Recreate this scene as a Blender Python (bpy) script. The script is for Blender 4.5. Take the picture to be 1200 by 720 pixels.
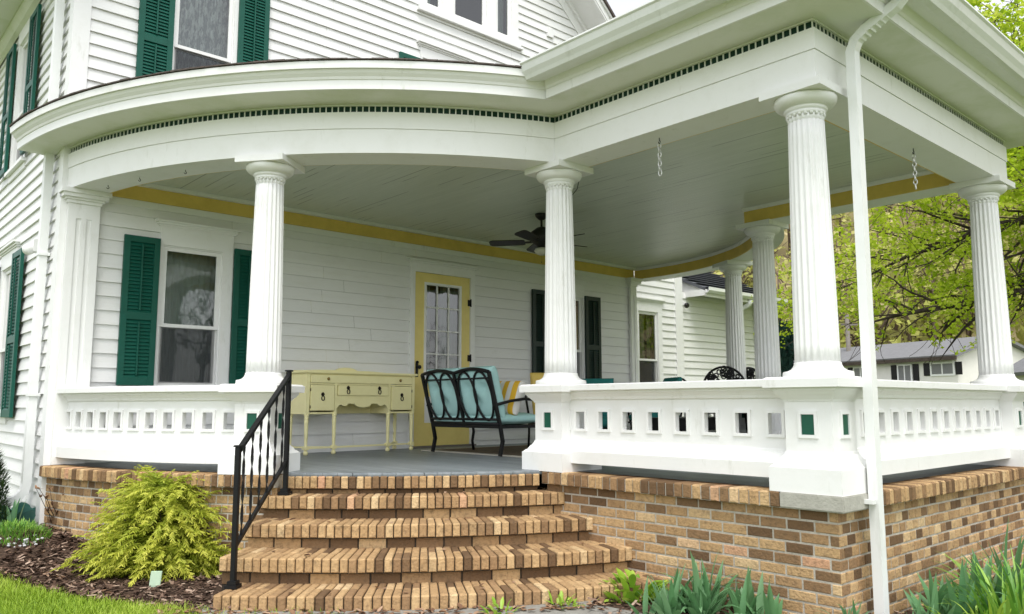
import bpy, bmesh, math, random
from math import sin, cos, pi, radians, sqrt, atan2, hypot, exp
from mathutils import Vector, Matrix, noise

# ------------------------------------------------------------------ scene, camera, light
for o in list(bpy.data.objects): bpy.data.objects.remove(o)
scn = bpy.context.scene
COL = scn.collection
cam_d = bpy.data.cameras.new('camera'); cam = bpy.data.objects.new('camera', cam_d); COL.objects.link(cam)
yaw, pit, rol = radians(41.8563), radians(6.9743), radians(-0.1192)
_fw = Vector((sin(yaw)*cos(pit), cos(yaw)*cos(pit), sin(pit)))
_r0 = Vector((cos(yaw), -sin(yaw), 0)); _u0 = _r0.cross(_fw)
_rt = _r0*cos(rol) + _u0*sin(rol); _up = -_r0*sin(rol) + _u0*cos(rol)
CAM = Vector((-4.7033, -8.1398, 0.5161))
m = Matrix((( _rt.x,_up.x,-_fw.x,CAM.x),(_rt.y,_up.y,-_fw.y,CAM.y),(_rt.z,_up.z,-_fw.z,CAM.z),(0,0,0,1)))
cam.matrix_world = m
cam_d.sensor_width = 36; cam_d.sensor_fit = 'HORIZONTAL'; cam_d.lens = 938.75/1200*36
cam_d.clip_start = .05; cam_d.clip_end = 2000
scn.camera = cam
scn.render.resolution_x, scn.render.resolution_y = 1024, 614

SUN_EL, SUN_AZ = 62, -52       # azimuth measured from +Y towards +X of the direction the light comes FROM
w = bpy.data.worlds.new('World'); scn.world = w; w.use_nodes = True
nt = w.node_tree; nt.nodes.clear()
sky = nt.nodes.new('ShaderNodeTexSky'); sky.sky_type = 'NISHITA'; sky.sun_disc = False
sky.sun_elevation = radians(SUN_EL); sky.sun_rotation = radians(180+38)
sky.air_density = 1.0; sky.dust_density = 1.2; sky.ozone_density = 1.0
hs = nt.nodes.new('ShaderNodeHueSaturation'); hs.inputs['Saturation'].default_value = .16
bg = nt.nodes.new('ShaderNodeBackground'); bg.inputs[1].default_value = .15
wo = nt.nodes.new('ShaderNodeOutputWorld')
nt.links.new(sky.outputs[0], hs.inputs['Color']); nt.links.new(hs.outputs[0], bg.inputs[0]); nt.links.new(bg.outputs[0], wo.inputs[0])
sd = bpy.data.lights.new('sun', 'SUN'); sd.energy = 1.0; sd.angle = radians(25); sd.color = (1,.97,.92)
sun = bpy.data.objects.new('sun', sd); COL.objects.link(sun)
_sd = Vector((-sin(radians(38))*cos(radians(SUN_EL)), -cos(radians(38))*cos(radians(SUN_EL)), sin(radians(SUN_EL))))  # towards the sun: front left
sun.rotation_euler = _sd.to_track_quat('Z', 'Y').to_euler()
scn.view_settings.view_transform = 'Standard'; scn.view_settings.look = 'None'
scn.view_settings.exposure = 1.18; scn.view_settings.gamma = 1; scn.view_settings.use_curve_mapping = False

R = random.Random(7)
# ------------------------------------------------------------------ helpers
WORLD = {}
def wmat(o): return WORLD.get(o.name, Matrix.Identity(4))
class MB:
    def __init__(s): s.v=[]; s.f=[]; s.t=[]; s.sm=[]
    def add(s, vs, fs, tone=.5, smooth=False):
        n=len(s.v); s.v += [tuple(p) for p in vs]
        for f in fs: s.f.append(tuple(i+n for i in f)); s.t.append(tone); s.sm.append(smooth)
    def hexa(s, p, tone=.5):   # 8 points: bottom 0-3, top 4-7
        s.add(p, [(0,3,2,1),(4,5,6,7),(0,1,5,4),(1,2,6,5),(2,3,7,6),(3,0,4,7)], tone)
    def box(s, x0,x1,y0,y1,z0,z1, tone=.5):
        s.hexa([(x0,y0,z0),(x1,y0,z0),(x1,y1,z0),(x0,y1,z0),(x0,y0,z1),(x1,y0,z1),(x1,y1,z1),(x0,y1,z1)], tone)
    def rbox(s, c, ax, ay, az, tone=.5):   # centre and three half-axis vectors
        c=Vector(c); ax=Vector(ax); ay=Vector(ay); az=Vector(az)
        s.hexa([c-ax-ay-az,c+ax-ay-az,c+ax+ay-az,c-ax+ay-az,c-ax-ay+az,c+ax-ay+az,c+ax+ay+az,c-ax+ay+az], tone)
    def tube(s, pts, r, n=8, tone=.5, smooth=True, cap=True, flat=None):
        pts=[Vector(p) for p in pts]; N=len(pts)
        rs = r if isinstance(r,(list,tuple)) else [r]*N
        base=len(s.v); prev=None
        for i,p in enumerate(pts):
            t=(pts[min(i+1,N-1)]-pts[max(i-1,0)])
            if t.length<1e-9: t=Vector((0,0,1))
            t.normalize()
            if prev is None:
                a=Vector((0,0,1)) if abs(t.z)<.9 else Vector((1,0,0))
                u=t.cross(a).normalized()
            else:
                u=(prev-t*prev.dot(t)); u = u.normalized() if u.length>1e-6 else t.orthogonal().normalized()
            prev=u; v=t.cross(u)
            for k in range(n):
                a=2*pi*k/n
                s.v.append(tuple(p+(u*cos(a)+v*sin(a))*rs[i]))
        for i in range(N-1):
            for k in range(n):
                k2=(k+1)%n
                s.f.append((base+i*n+k,base+i*n+k2,base+(i+1)*n+k2,base+(i+1)*n+k)); s.t.append(tone); s.sm.append(smooth)
        if cap:
            s.f.append(tuple(base+k for k in range(n))[::-1]); s.t.append(tone); s.sm.append(False)
            s.f.append(tuple(base+(N-1)*n+k for k in range(n))); s.t.append(tone); s.sm.append(False)
    def bar(s, a, b, w, h, tone=.5, up=(0,0,1)):
        a=Vector(a); b=Vector(b); d=(b-a); L=d.length; d.normalize(); u=Vector(up)
        sd_=d.cross(u)
        if sd_.length<1e-5: sd_=d.cross(Vector((1,0,0)))
        sd_.normalize(); u=sd_.cross(d)
        s.rbox((a+b)/2, d*L/2, sd_*w/2, u*h/2, tone)
    def lathe(s, prof, c, n=32, tone=.5, smooth=True, rf=None, cap=True):
        c=Vector(c); base=len(s.v); N=len(prof)
        for (r,z) in prof:
            for k in range(n):
                a=2*pi*k/n; rr=r*(rf(a,z) if rf else 1)
                s.v.append((c.x+rr*cos(a),c.y+rr*sin(a),c.z+z))
        for i in range(N-1):
            for k in range(n):
                k2=(k+1)%n
                s.f.append((base+i*n+k,base+i*n+k2,base+(i+1)*n+k2,base+(i+1)*n+k)); s.t.append(tone); s.sm.append(smooth)
        if cap:
            s.f.append(tuple(base+k for k in range(n))[::-1]); s.t.append(tone); s.sm.append(False)
            s.f.append(tuple(base+(N-1)*n+k for k in range(n))); s.t.append(tone); s.sm.append(False)
    def sphere(s, c, r, sc=(1,1,1), n=12, m_=8, tone=.5):
        prof=[(max(1e-4,r*sin(pi*i/m_)),-r*cos(pi*i/m_)) for i in range(m_+1)]
        b=len(s.v); s.lathe(prof,(0,0,0),n,tone)
        for i in range(b,len(s.v)):
            x,y,z=s.v[i]; s.v[i]=(c[0]+x*sc[0],c[1]+y*sc[1],c[2]+z*sc[2])
    def sweep(s, path, prof, closed=True, caps=True, tone=.5, smooth=False):
        # path: list of (x,y); prof: list of (e,z), e outward = right of travel
        N=len(path); P=[Vector((p[0],p[1])) for p in path]; ms=[]
        for i in range(N):
            d1=(P[i]-P[i-1]).normalized() if i>0 else None
            d2=(P[i+1]-P[i]).normalized() if i<N-1 else None
            n1=Vector((d1.y,-d1.x)) if d1 else None; n2=Vector((d2.y,-d2.x)) if d2 else None
            if n1 is None: mm=n2
            elif n2 is None: mm=n1
            else: mm=(n1+n2)/(1+n1.dot(n2))
            ms.append(mm)
        b=len(s.v); K=len(prof)
        for i in range(N):
            for (e,z) in prof:
                q=P[i]+ms[i]*e; s.v.append((q.x,q.y,z))
        rng = K if closed else K-1
        for i in range(N-1):
            for k in range(rng):
                k2=(k+1)%K
                s.f.append((b+i*K+k,b+(i+1)*K+k,b+(i+1)*K+k2,b+i*K+k2)); s.t.append(tone); s.sm.append(smooth)
        if closed and caps:
            s.f.append(tuple(b+k for k in range(K))); s.t.append(tone); s.sm.append(False)
            s.f.append(tuple(b+(N-1)*K+k for k in range(K))[::-1]); s.t.append(tone); s.sm.append(False)
    def build(s, name, mat, parent=None, label=None, bevel=0, kind=None):
        me=bpy.data.meshes.new(name); me.from_pydata(s.v,[],s.f); me.validate(clean_customdata=False)
        if len(me.polygons)==len(s.f):
            a=me.attributes.new('tone','FLOAT','FACE'); a.data.foreach_set('value', s.t)
            me.polygons.foreach_set('use_smooth', s.sm)
        o=bpy.data.objects.new(name, me); COL.objects.link(o)
        mats = mat if isinstance(mat,(list,tuple)) else [mat]
        for x in mats: me.materials.append(x)
        if parent:
            o.parent=parent; o.matrix_parent_inverse=wmat(parent).inverted()
        if label: o['label']=label
        if kind: o['kind']=kind
        if bevel:
            bm=bmesh.new(); bm.from_mesh(me)
            bmesh.ops.bevel(bm, geom=[e for e in bm.edges if e.calc_face_angle(0)>.5], offset=bevel, segments=2, affect='EDGES', clamp_overlap=True)
            bm.to_mesh(me); bm.free()
        me.update()
        return o
def tag(o, label, cat, group=None, kind=None):
    o['label']=label; o['category']=cat
    if group: o['group']=group
    if kind: o['kind']=kind
    return o
def thing(name, label, cat, loc=(0,0,0), rz=0, group=None):
    o=bpy.data.objects.new(name,None); COL.objects.link(o); o.empty_display_size=.1
    o.location=loc; o.rotation_euler=(0,0,rz)
    WORLD[o.name]=Matrix.Translation(loc)@Matrix.Rotation(rz,4,'Z')
    return tag(o,label,cat,group)
def copy_tree(o, parent=None):
    c=o.copy(); COL.objects.link(c)
    if parent: c.parent=parent
    for ch in list(o.children): copy_tree(ch,c)
    return c
def struct(mb,name,mat): 
    o=mb.build(name,mat); o['kind']='structure'; return o

# ------------------------------------------------------------------ materials
def mat(name, col, rough=.6, spec=.4, nscale=0, namt=.0, bump=0, bscale=40, col2=None, lo=.35, hi=.65, detail=6, metal=0, trans=0, tone=None, coord='Object', stretch=None, grime=None):
    m=bpy.data.materials.new(name); m.use_nodes=True; n=m.node_tree.nodes; L=m.node_tree.links
    b=n['Principled BSDF']; b.inputs['Roughness'].default_value=rough; b.inputs['Specular IOR Level'].default_value=spec; b.inputs['Metallic'].default_value=metal
    b.inputs['Base Color'].default_value=(*col,1)
    tc=n.new('ShaderNodeTexCoord'); src=tc.outputs[coord]
    if stretch:
        mp=n.new('ShaderNodeMapping'); mp.inputs['Scale'].default_value=stretch; L.new(src,mp.inputs[0]); src=mp.outputs[0]
    out=None
    if tone:   # list of (pos, colour) over the per-face tone
        at=n.new('ShaderNodeAttribute'); at.attribute_name='tone'
        cr=n.new('ShaderNodeValToRGB'); cr.color_ramp.elements.remove(cr.color_ramp.elements[0])
        cr.color_ramp.elements[0].position=tone[0][0]; cr.color_ramp.elements[0].color=(*tone[0][1],1)
        for p,c in tone[1:]:
            e=cr.color_ramp.elements.new(p); e.color=(*c,1)
        L.new(at.outputs['Fac'],cr.inputs[0]); out=cr.outputs[0]
    if nscale:
        nz=n.new('ShaderNodeTexNoise'); nz.inputs['Scale'].default_value=nscale; nz.inputs['Detail'].default_value=detail; nz.inputs['Roughness'].default_value=.65
        L.new(src,nz.inputs['Vector'])
        mr=n.new('ShaderNodeMapRange'); mr.inputs[1].default_value=lo; mr.inputs[2].default_value=hi
        L.new(nz.outputs['Fac'],mr.inputs[0])
        mx=n.new('ShaderNodeMix'); mx.data_type='RGBA'
        c2=col2 or tuple(c*.75 for c in col)
        if out: 
            mm=n.new('ShaderNodeMath'); mm.operation='MULTIPLY'; mm.inputs[1].default_value=namt or 1; L.new(mr.outputs[0],mm.inputs[0]); L.new(mm.outputs[0],mx.inputs[0])
            L.new(out,mx.inputs[6]); mx.inputs[7].default_value=(*c2,1)
        else:
            mm=n.new('ShaderNodeMath'); mm.operation='MULTIPLY'; mm.inputs[1].default_value=namt or 1; L.new(mr.outputs[0],mm.inputs[0]); L.new(mm.outputs[0],mx.inputs[0])
            mx.inputs[6].default_value=(*col,1); mx.inputs[7].default_value=(*c2,1)
        out=mx.outputs[2]
    if grime:   # (colour, (sx,sy,sz), lo, hi, amount): stains with a shape of their own
        for (gc,gs,glo,ghi,ga) in grime:
            mp=n.new('ShaderNodeMapping'); mp.inputs['Scale'].default_value=gs; L.new(tc.outputs['Object'],mp.inputs[0])
            g=n.new('ShaderNodeTexNoise'); g.inputs['Scale'].default_value=1; g.inputs['Detail'].default_value=9; g.inputs['Roughness'].default_value=.72; L.new(mp.outputs[0],g.inputs['Vector'])
            r_=n.new('ShaderNodeMapRange'); r_.inputs[1].default_value=glo; r_.inputs[2].default_value=ghi; r_.inputs[4].default_value=ga; L.new(g.outputs['Fac'],r_.inputs[0])
            mx=n.new('ShaderNodeMix'); mx.data_type='RGBA'; L.new(r_.outputs[0],mx.inputs[0])
            if out: L.new(out,mx.inputs[6])
            else: mx.inputs[6].default_value=(*col,1)
            mx.inputs[7].default_value=(*gc,1); out=mx.outputs[2]
    if out: L.new(out,b.inputs['Base Color'])
    if bump:
        n2=n.new('ShaderNodeTexNoise'); n2.inputs['Scale'].default_value=bscale; n2.inputs['Detail'].default_value=5
        L.new(src,n2.inputs['Vector'])
        bp=n.new('ShaderNodeBump'); bp.inputs['Strength'].default_value=bump; bp.inputs['Distance'].default_value=.01
        L.new(n2.outputs['Fac'],bp.inputs['Height']); L.new(bp.outputs[0],b.inputs['Normal'])
    if trans:
        td=n.new('ShaderNodeBsdfTranslucent'); ms=n.new('ShaderNodeMixShader'); ms.inputs[0].default_value=trans
        if out: L.new(out,td.inputs[0])
        else: td.inputs[0].default_value=(*col,1)
        L.new(b.outputs[0],ms.inputs[1]); L.new(td.outputs[0],ms.inputs[2]); L.new(ms.outputs[0],n['Material Output'].inputs[0])
    return m
M={}
M['white']=mat('white_paint',(.80,.80,.79),.45,.4,6,.5,.08,30,(.70,.70,.66),.5,.8,grime=[((.50,.50,.43),(9,9,2.2),.60,.74,.55),((.36,.33,.27),(55,55,40),.68,.74,.6)])
M['siding']=mat('siding_paint',(.77,.77,.76),.5,.35,3,.6,.12,25,(.66,.66,.62),.5,.8,stretch=(1,1,6),tone=[(.2,(.72,.72,.71)),(.8,(.80,.80,.79))],grime=[((.52,.52,.46),(2.5,2.5,7),.60,.76,.5),((.30,.28,.24),(45,45,60),.70,.75,.6)])
M['soffit']=mat('soffit_paint',(.74,.75,.69),.55,.3,2.2,.8,.08,30,(.55,.60,.42),.48,.8)
M['cap']=mat('worn_white_cap',(.80,.80,.79),.4,.4,9,.6,.1,40,(.62,.62,.57),.56,.75,grime=[((.34,.32,.27),(40,40,40),.66,.73,.6),((.48,.46,.40),(8,8,14),.6,.74,.5)])
M['yellow']=mat('yellow_trim',(.76,.55,.14),.5,.35,5,.5,.06,30,(.48,.33,.07),.4,.8)
M['doory']=mat('door_yellow',(.80,.66,.23),.45,.4,5,.4,.05,30,(.60,.46,.13),.4,.8)
M['cream']=mat('pale_yellow_paint',(.90,.83,.45),.45,.4,8,.4,.06,40,(.76,.68,.32),.45,.8)
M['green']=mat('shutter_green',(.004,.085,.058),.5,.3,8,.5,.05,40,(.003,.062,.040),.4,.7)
M['shadegreen']=mat('shaded_shutter_green',(.004,.020,.015),.4,.4,8,.4)  # shutter green darkened: the deep porch shade is put into the colour
M['dentgreen']=mat('dentil_green',(.003,.035,.022),.5,.3,8,.4)
M['dkgreen']=mat('dark_green_panel',(.004,.085,.05),.4,.4,8,.4)
M['black']=mat('black_metal',(.008,.008,.009),.45,.25,20,.5,.05,60,(.016,.016,.016),.5,.8)
M['fanblack']=mat('fan_black',(.012,.011,.011),.45,.4,10,.3)
M['gutter']=mat('gutter_white',(.78,.79,.78),.35,.5,4,.5,0,30,(.66,.68,.64),.5,.8,grime=[((.50,.51,.46),(7,7,1.5),.58,.76,.5)])
M['steel']=mat('zinc_chain',(.62,.62,.6),.35,.5,30,.4,metal=.6)
M['brass']=mat('dark_bronze_pull',(.03,.022,.015),.35,.5,30,.4,metal=.7)
M['gold']=mat('brass_knob',(.35,.24,.08),.3,.5,30,.4,metal=.8)
M['shingle']=mat('dark_shingle',(.07,.06,.055),.9,.2,30,.8,.6,60,(.14,.11,.10))
M['slate']=mat('grey_shingle',(.13,.135,.15),.9,.2,18,.8,.5,50,(.08,.085,.10))
BR=[(0,(.095,.055,.03)),(.22,(.175,.105,.055)),(.42,(.31,.19,.098)),(.62,(.45,.29,.145)),(.82,(.54,.365,.19)),(.94,(.64,.47,.27)),(1,(.56,.32,.19))]
M['brick']=mat('brick',(.4,.26,.14),.88,.2,34,.6,.8,60,(.10,.068,.043),.48,.74,tone=BR,grime=[((.07,.058,.036),(3.2,3.2,5),.56,.78,.55),((.60,.52,.40),(26,26,26),.66,.74,.4),((.035,.028,.02),(48,48,48),.61,.68,.8)])
M['mortar']=mat('mortar',(.54,.50,.43),.95,.15,30,.6,.5,80,(.30,.27,.22))
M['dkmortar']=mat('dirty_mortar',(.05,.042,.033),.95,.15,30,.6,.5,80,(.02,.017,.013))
M['stone']=mat('cap_stone',(.42,.41,.36),.85,.25,22,.7,.4,60,(.33,.32,.28))
M['concrete']=mat('concrete',(.30,.29,.26),.9,.2,12,.7,.4,50,(.20,.19,.17))
M['teal']=mat('aqua_fabric',(.42,.66,.64),.85,.2,7,.45,.5,14,(.32,.55,.54))
M['dkteal']=mat('teal_fabric',(.03,.20,.19),.85,.2,60,.35,.25,300,(.02,.15,.15))
M['rug']=mat('rug_cream',(.58,.55,.48),.95,.1,40,.5,.5,120,(.45,.42,.36))
M['rugtan']=mat('rug_tan',(.20,.15,.10),.95,.1,14,.8,.5,120,(.10,.09,.08))
M['curtain']=mat('curtain_cloth',(.46,.53,.49),.9,.1,30,.35,.2,120,(.35,.41,.38),trans=.35)
M['doorcurtain']=mat('door_curtain',(.20,.25,.23),.9,.1,30,.35,.2,120,(.14,.18,.17),trans=.3)
M['curtain_g']=mat('curtain_olive',(.42,.42,.26),.9,.1,18,.8,.2,120,(.25,.27,.14),trans=.3,stretch=(4,4,1))
M['lace']=mat('lace_curtain',(.74,.77,.76),.9,.1,16,.95,.3,60,(.24,.28,.29),.44,.56,trans=.35,stretch=(1.6,1.6,.5))
M['dark']=mat('dark_room',(.03,.03,.032),.9,.1)
M['trunk']=mat('bark',(.09,.072,.06),.95,.15,14,.8,.9,30,(.028,.022,.018))
M['hilltrunk']=mat('woodland_bark',(.15,.11,.085),.95,.1,6,.8)
def leafmat(name,tone,rough=.55,trans=.35,spec=.3): return mat(name,(.1,.2,.05),rough,spec,tone=tone,trans=trans)
M['maple']=leafmat('maple_leaf',[(0,(.30,.44,.02)),(.5,(.50,.64,.035)),(1,(.72,.78,.14))],trans=.68)
M['hill']=leafmat('woodland_leaf',[(0,(.26,.25,.07)),(.35,(.40,.42,.09)),(.7,(.52,.52,.16)),(1,(.55,.46,.25))],trans=.4)
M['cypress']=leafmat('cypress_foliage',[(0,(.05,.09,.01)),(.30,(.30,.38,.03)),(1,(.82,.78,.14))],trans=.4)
M['iris']=leafmat('iris_leaf',[(0,(.07,.19,.075)),(.5,(.15,.33,.14)),(1,(.33,.52,.30))],.4,.35,.45)
M['lily']=leafmat('lily_leaf',[(0,(.07,.20,.025)),(.5,(.16,.36,.045)),(1,(.34,.54,.09))],.4,.3,.4)
M['bright']=leafmat('bright_leaf',[(0,(.14,.30,.025)),(.5,(.28,.47,.04)),(1,(.45,.60,.10))],.4,.3,.4)
M['blueleaf']=leafmat('bluish_leaf',[(0,(.04,.15,.13)),(1,(.12,.30,.26))],.45,.2,.4)
M['conifer']=leafmat('conifer_leaf',[(0,(.02,.055,.012)),(1,(.07,.13,.03))],.6,.1)
M['spruce']=leafmat('spruce_needle',[(0,(.02,.06,.05)),(1,(.07,.14,.12))],.6,.1)
M['grass']=leafmat('grass_blade',[(0,(.16,.28,.02)),(.5,(.33,.48,.045)),(1,(.54,.62,.12))],.5,.4)
M['white_petal']=leafmat('white_petal',[(0,(.75,.75,.78)),(1,(.8,.8,.8))])
M['drytan']=leafmat('dry_leaf',[(0,(.10,.05,.03)),(.5,(.28,.16,.09)),(1,(.45,.30,.20))],.8,.1)
M['chip']=mat('mulch_chip',(.1,.06,.04),.95,.1,40,.4,.3,80,(.03,.02,.015),tone=[(0,(.04,.024,.018)),(.40,(.13,.08,.056)),(.75,(.28,.185,.135)),(1,(.52,.39,.30))])
M['mulch']=mat('mulch_soil',(.045,.03,.022),.95,.1,35,.9,.9,40,(.10,.065,.045))
M['lawn']=mat('lawn_soil',(.15,.20,.06),.95,.1,9,.8,.6,50,(.075,.10,.04))
M['hillsoil']=mat('hill_litter',(.28,.22,.14),.95,.1,.15,.9,.0,5,(.33,.30,.13))
M['bgwhite']=mat('neighbour_siding',(.78,.76,.71),.6,.3,2,.3)
M['bggrey']=mat('neighbour_roof',(.21,.21,.215),.9,.2,6,.6,0,30,(.15,.15,.155))
M['wood']=mat('pole_wood',(.20,.18,.16),.9,.2,10,.7)
M['paleslab']=mat('pale_green_marker',(.48,.62,.46),.6,.3,14,.4)
M['shade']=mat('frosted_lamp_glass',(.62,.60,.52),.3,.5,10,.2)
# porch floor boards and ceiling boards: seams run away from the house (along y)
def boards(name,col,col2,pitch,rough,seam,crack=0,bumpd=.004):
    m=bpy.data.materials.new(name); m.use_nodes=True; n=m.node_tree.nodes; L=m.node_tree.links; b=n['Principled BSDF']
    b.inputs['Roughness'].default_value=rough; b.inputs['Specular IOR Level'].default_value=.4
    tc=n.new('ShaderNodeTexCoord'); sp=n.new('ShaderNodeSeparateXYZ'); L.new(tc.outputs['Object'],sp.inputs[0])
    dv=n.new('ShaderNodeMath'); dv.operation='DIVIDE'; dv.inputs[1].default_value=pitch; L.new(sp.outputs[0],dv.inputs[0])
    fr=n.new('ShaderNodeMath'); fr.operation='FRACT'; L.new(dv.outputs[0],fr.inputs[0])
    fl=n.new('ShaderNodeMath'); fl.operation='FLOOR'; L.new(dv.outputs[0],fl.inputs[0])
    wn=n.new('ShaderNodeTexWhiteNoise'); wn.noise_dimensions='1D'; L.new(fl.outputs[0],wn.inputs['W'])
    a=n.new('ShaderNodeMath'); a.operation='SUBTRACT'; a.inputs[1].default_value=.5; L.new(fr.outputs[0],a.inputs[0])
    ab=n.new('ShaderNodeMath'); ab.operation='ABSOLUTE'; L.new(a.outputs[0],ab.inputs[0])
    sm=n.new('ShaderNodeMapRange'); sm.inputs[1].default_value=.5-seam; sm.inputs[2].default_value=.5; L.new(ab.outputs[0],sm.inputs[0])   # 1 at the seam
    mp=n.new('ShaderNodeMapping'); mp.inputs['Scale'].default_value=(14,1.1,14); L.new(tc.outputs['Object'],mp.inputs[0])
    nz=n.new('ShaderNodeTexNoise'); nz.inputs['Scale'].default_value=1.6; nz.inputs['Detail'].default_value=8; nz.inputs['Roughness'].default_value=.7; L.new(mp.outputs[0],nz.inputs['Vector'])
    f=n.new('ShaderNodeMapRange'); f.inputs[1].default_value=.36; f.inputs[2].default_value=.66; L.new(nz.outputs['Fac'],f.inputs[0])
    av=n.new('ShaderNodeMath'); av.operation='MULTIPLY_ADD'; av.inputs[1].default_value=.35; L.new(wn.outputs[0],av.inputs[0]); 
    hf=n.new('ShaderNodeMath'); hf.operation='MULTIPLY'; hf.inputs[1].default_value=.65; L.new(f.outputs[0],hf.inputs[0]); L.new(hf.outputs[0],av.inputs[2])
    mx=n.new('ShaderNodeMix'); mx.data_type='RGBA'; mx.inputs[6].default_value=(*col,1); mx.inputs[7].default_value=(*col2,1); L.new(av.outputs[0],mx.inputs[0])
    # open cracks between some boards
    mp2=n.new('ShaderNodeMapping'); mp2.inputs['Scale'].default_value=(1/pitch,.9,1); L.new(tc.outputs['Object'],mp2.inputs[0])
    n3=n.new('ShaderNodeTexNoise'); n3.inputs['Scale'].default_value=1.0; n3.inputs['Detail'].default_value=3; L.new(mp2.outputs[0],n3.inputs['Vector'])
    c3=n.new('ShaderNodeMapRange'); c3.inputs[1].default_value=.62-crack*.12; c3.inputs[2].default_value=.65-crack*.12; L.new(n3.outputs['Fac'],c3.inputs[0])
    cm=n.new('ShaderNodeMath'); cm.operation='MULTIPLY'; L.new(c3.outputs[0],cm.inputs[0]); L.new(sm.outputs[0],cm.inputs[1])
    m2=n.new('ShaderNodeMix'); m2.data_type='RGBA'; L.new(mx.outputs[2],m2.inputs[6]); m2.inputs[7].default_value=(.02,.02,.018,1); L.new(cm.outputs[0],m2.inputs[0])
    L.new(m2.outputs[2],b.inputs['Base Color'])
    bp=n.new('ShaderNodeBump'); bp.invert=True; bp.inputs['Strength'].default_value=.9; bp.inputs['Distance'].default_value=bumpd
    L.new(sm.outputs[0],bp.inputs['Height']); L.new(bp.outputs[0],b.inputs['Normal'])
    return m
M['floor']=boards('porch_floor_paint',(.135,.155,.17),(.27,.295,.315),.085,.42,.05,.4)
M['ceil']=boards('porch_ceiling_paint',(.56,.60,.52),(.65,.685,.61),.085,.33,.06,.5,.003)
def glass(name,extra=.07):
    m=bpy.data.materials.new(name); m.use_nodes=True; n=m.node_tree.nodes; L=m.node_tree.links; n.remove(n['Principled BSDF'])
    tr=n.new('ShaderNodeBsdfTransparent'); tr.inputs[0].default_value=(.82,.88,.86,1)
    gl=n.new('ShaderNodeBsdfGlossy'); gl.inputs['Roughness'].default_value=.015
    fr=n.new('ShaderNodeFresnel'); fr.inputs[0].default_value=1.55
    ad=n.new('ShaderNodeMath'); ad.operation='MULTIPLY_ADD'; ad.inputs[1].default_value=1.2; ad.inputs[2].default_value=extra; L.new(fr.outputs[0],ad.inputs[0])
    tc=n.new('ShaderNodeTexCoord'); nz=n.new('ShaderNodeTexNoise'); nz.inputs['Scale'].default_value=2.5; L.new(tc.outputs['Object'],nz.inputs['Vector'])
    bp=n.new('ShaderNodeBump'); bp.inputs['Strength'].default_value=.12; bp.inputs['Distance'].default_value=.02; L.new(nz.outputs['Fac'],bp.inputs['Height']); L.new(bp.outputs[0],gl.inputs['Normal'])
    ms=n.new('ShaderNodeMixShader'); L.new(ad.outputs[0],ms.inputs[0]); L.new(tr.outputs[0],ms.inputs[1]); L.new(gl.outputs[0],ms.inputs[2]); L.new(ms.outputs[0],n['Material Output'].inputs[0])
    return m
M['glass']=glass('window_glass')
def screen():
    m=bpy.data.materials.new('insect_screen'); m.use_nodes=True; n=m.node_tree.nodes; L=m.node_tree.links; b=n['Principled BSDF']
    b.inputs['Base Color'].default_value=(.03,.033,.04,1); b.inputs['Roughness'].default_value=.5
    tr=n.new('ShaderNodeBsdfTransparent'); ms=n.new('ShaderNodeMixShader'); ms.inputs[0].default_value=.55
    L.new(tr.outputs[0],ms.inputs[1]); L.new(b.outputs[0],ms.inputs[2]); L.new(ms.outputs[0],n['Material Output'].inputs[0]); return m
M['screen']=screen()
def stripes():
    m=bpy.data.materials.new('yellow_striped_fabric'); m.use_nodes=True; n=m.node_tree.nodes; L=m.node_tree.links; b=n['Principled BSDF']; b.inputs['Roughness'].default_value=.85
    tc=n.new('ShaderNodeTexCoord'); sp=n.new('ShaderNodeSeparateXYZ'); L.new(tc.outputs['Generated'],sp.inputs[0])
    mu=n.new('ShaderNodeMath'); mu.operation='MULTIPLY_ADD'; mu.inputs[1].default_value=3.5; mu.inputs[2].default_value=.3; L.new(sp.outputs[1],mu.inputs[0])
    fr=n.new('ShaderNodeMath'); fr.operation='FRACT'; L.new(mu.outputs[0],fr.inputs[0])
    gt=n.new('ShaderNodeMath'); gt.operation='GREATER_THAN'; gt.inputs[1].default_value=.5; L.new(fr.outputs[0],gt.inputs[0])
    mx=n.new('ShaderNodeMix'); mx.data_type='RGBA'; mx.inputs[6].default_value=(.72,.70,.66,1); mx.inputs[7].default_value=(.72,.42,.03,1); L.new(gt.outputs[0],mx.inputs[0]); L.new(mx.outputs[2],b.inputs['Base Color'])
    return m
M['stripe']=stripes()

# ------------------------------------------------------------------ porch plan
CX,CY,RR=1.6,.65,4.44
P2y,P3y,W=-3.49,-5.713,3.2
def arcL(a): a=radians(a); return (CX-RR*sin(a), CY-RR*cos(a))
A_END=81.58; A2=21.13; A1=52.34
ARC_L=[arcL(A_END+(A2-A_END)*i/64) for i in range(65)]; ARC_L[-1]=(0,P2y)
# right-hand curve: circle through three points
def circ3(a,b,c):
    ax,ay=a; bx,by=b; cx,cy=c
    d=2*(ax*(by-cy)+bx*(cy-ay)+cx*(ay-by))
    ux=((ax*ax+ay*ay)*(by-cy)+(bx*bx+by*by)*(cy-ay)+(cx*cx+cy*cy)*(ay-by))/d
    uy=((ax*ax+ay*ay)*(cx-bx)+(bx*bx+by*by)*(ax-cx)+(cx*cx+cy*cy)*(bx-ax))/d
    return ux,uy,hypot(ax-ux,ay-uy)
C6=(5.08,-1.90)
rx,ry,rr_=circ3((W,P2y),C6,(5.36,0))
ang=lambda p: atan2(p[1]-ry,p[0]-rx)
b0,b1=ang((W,P2y)),ang((5.36,0))
if b1<b0: b1+=2*pi
ARC_R=[(rx+rr_*cos(b0+(b1-b0)*i/40),ry+rr_*sin(b0+(b1-b0)*i/40)) for i in range(41)]
BUMP=[(0,P2y),(0,P3y),(W,P3y),(W,P2y)]
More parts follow.
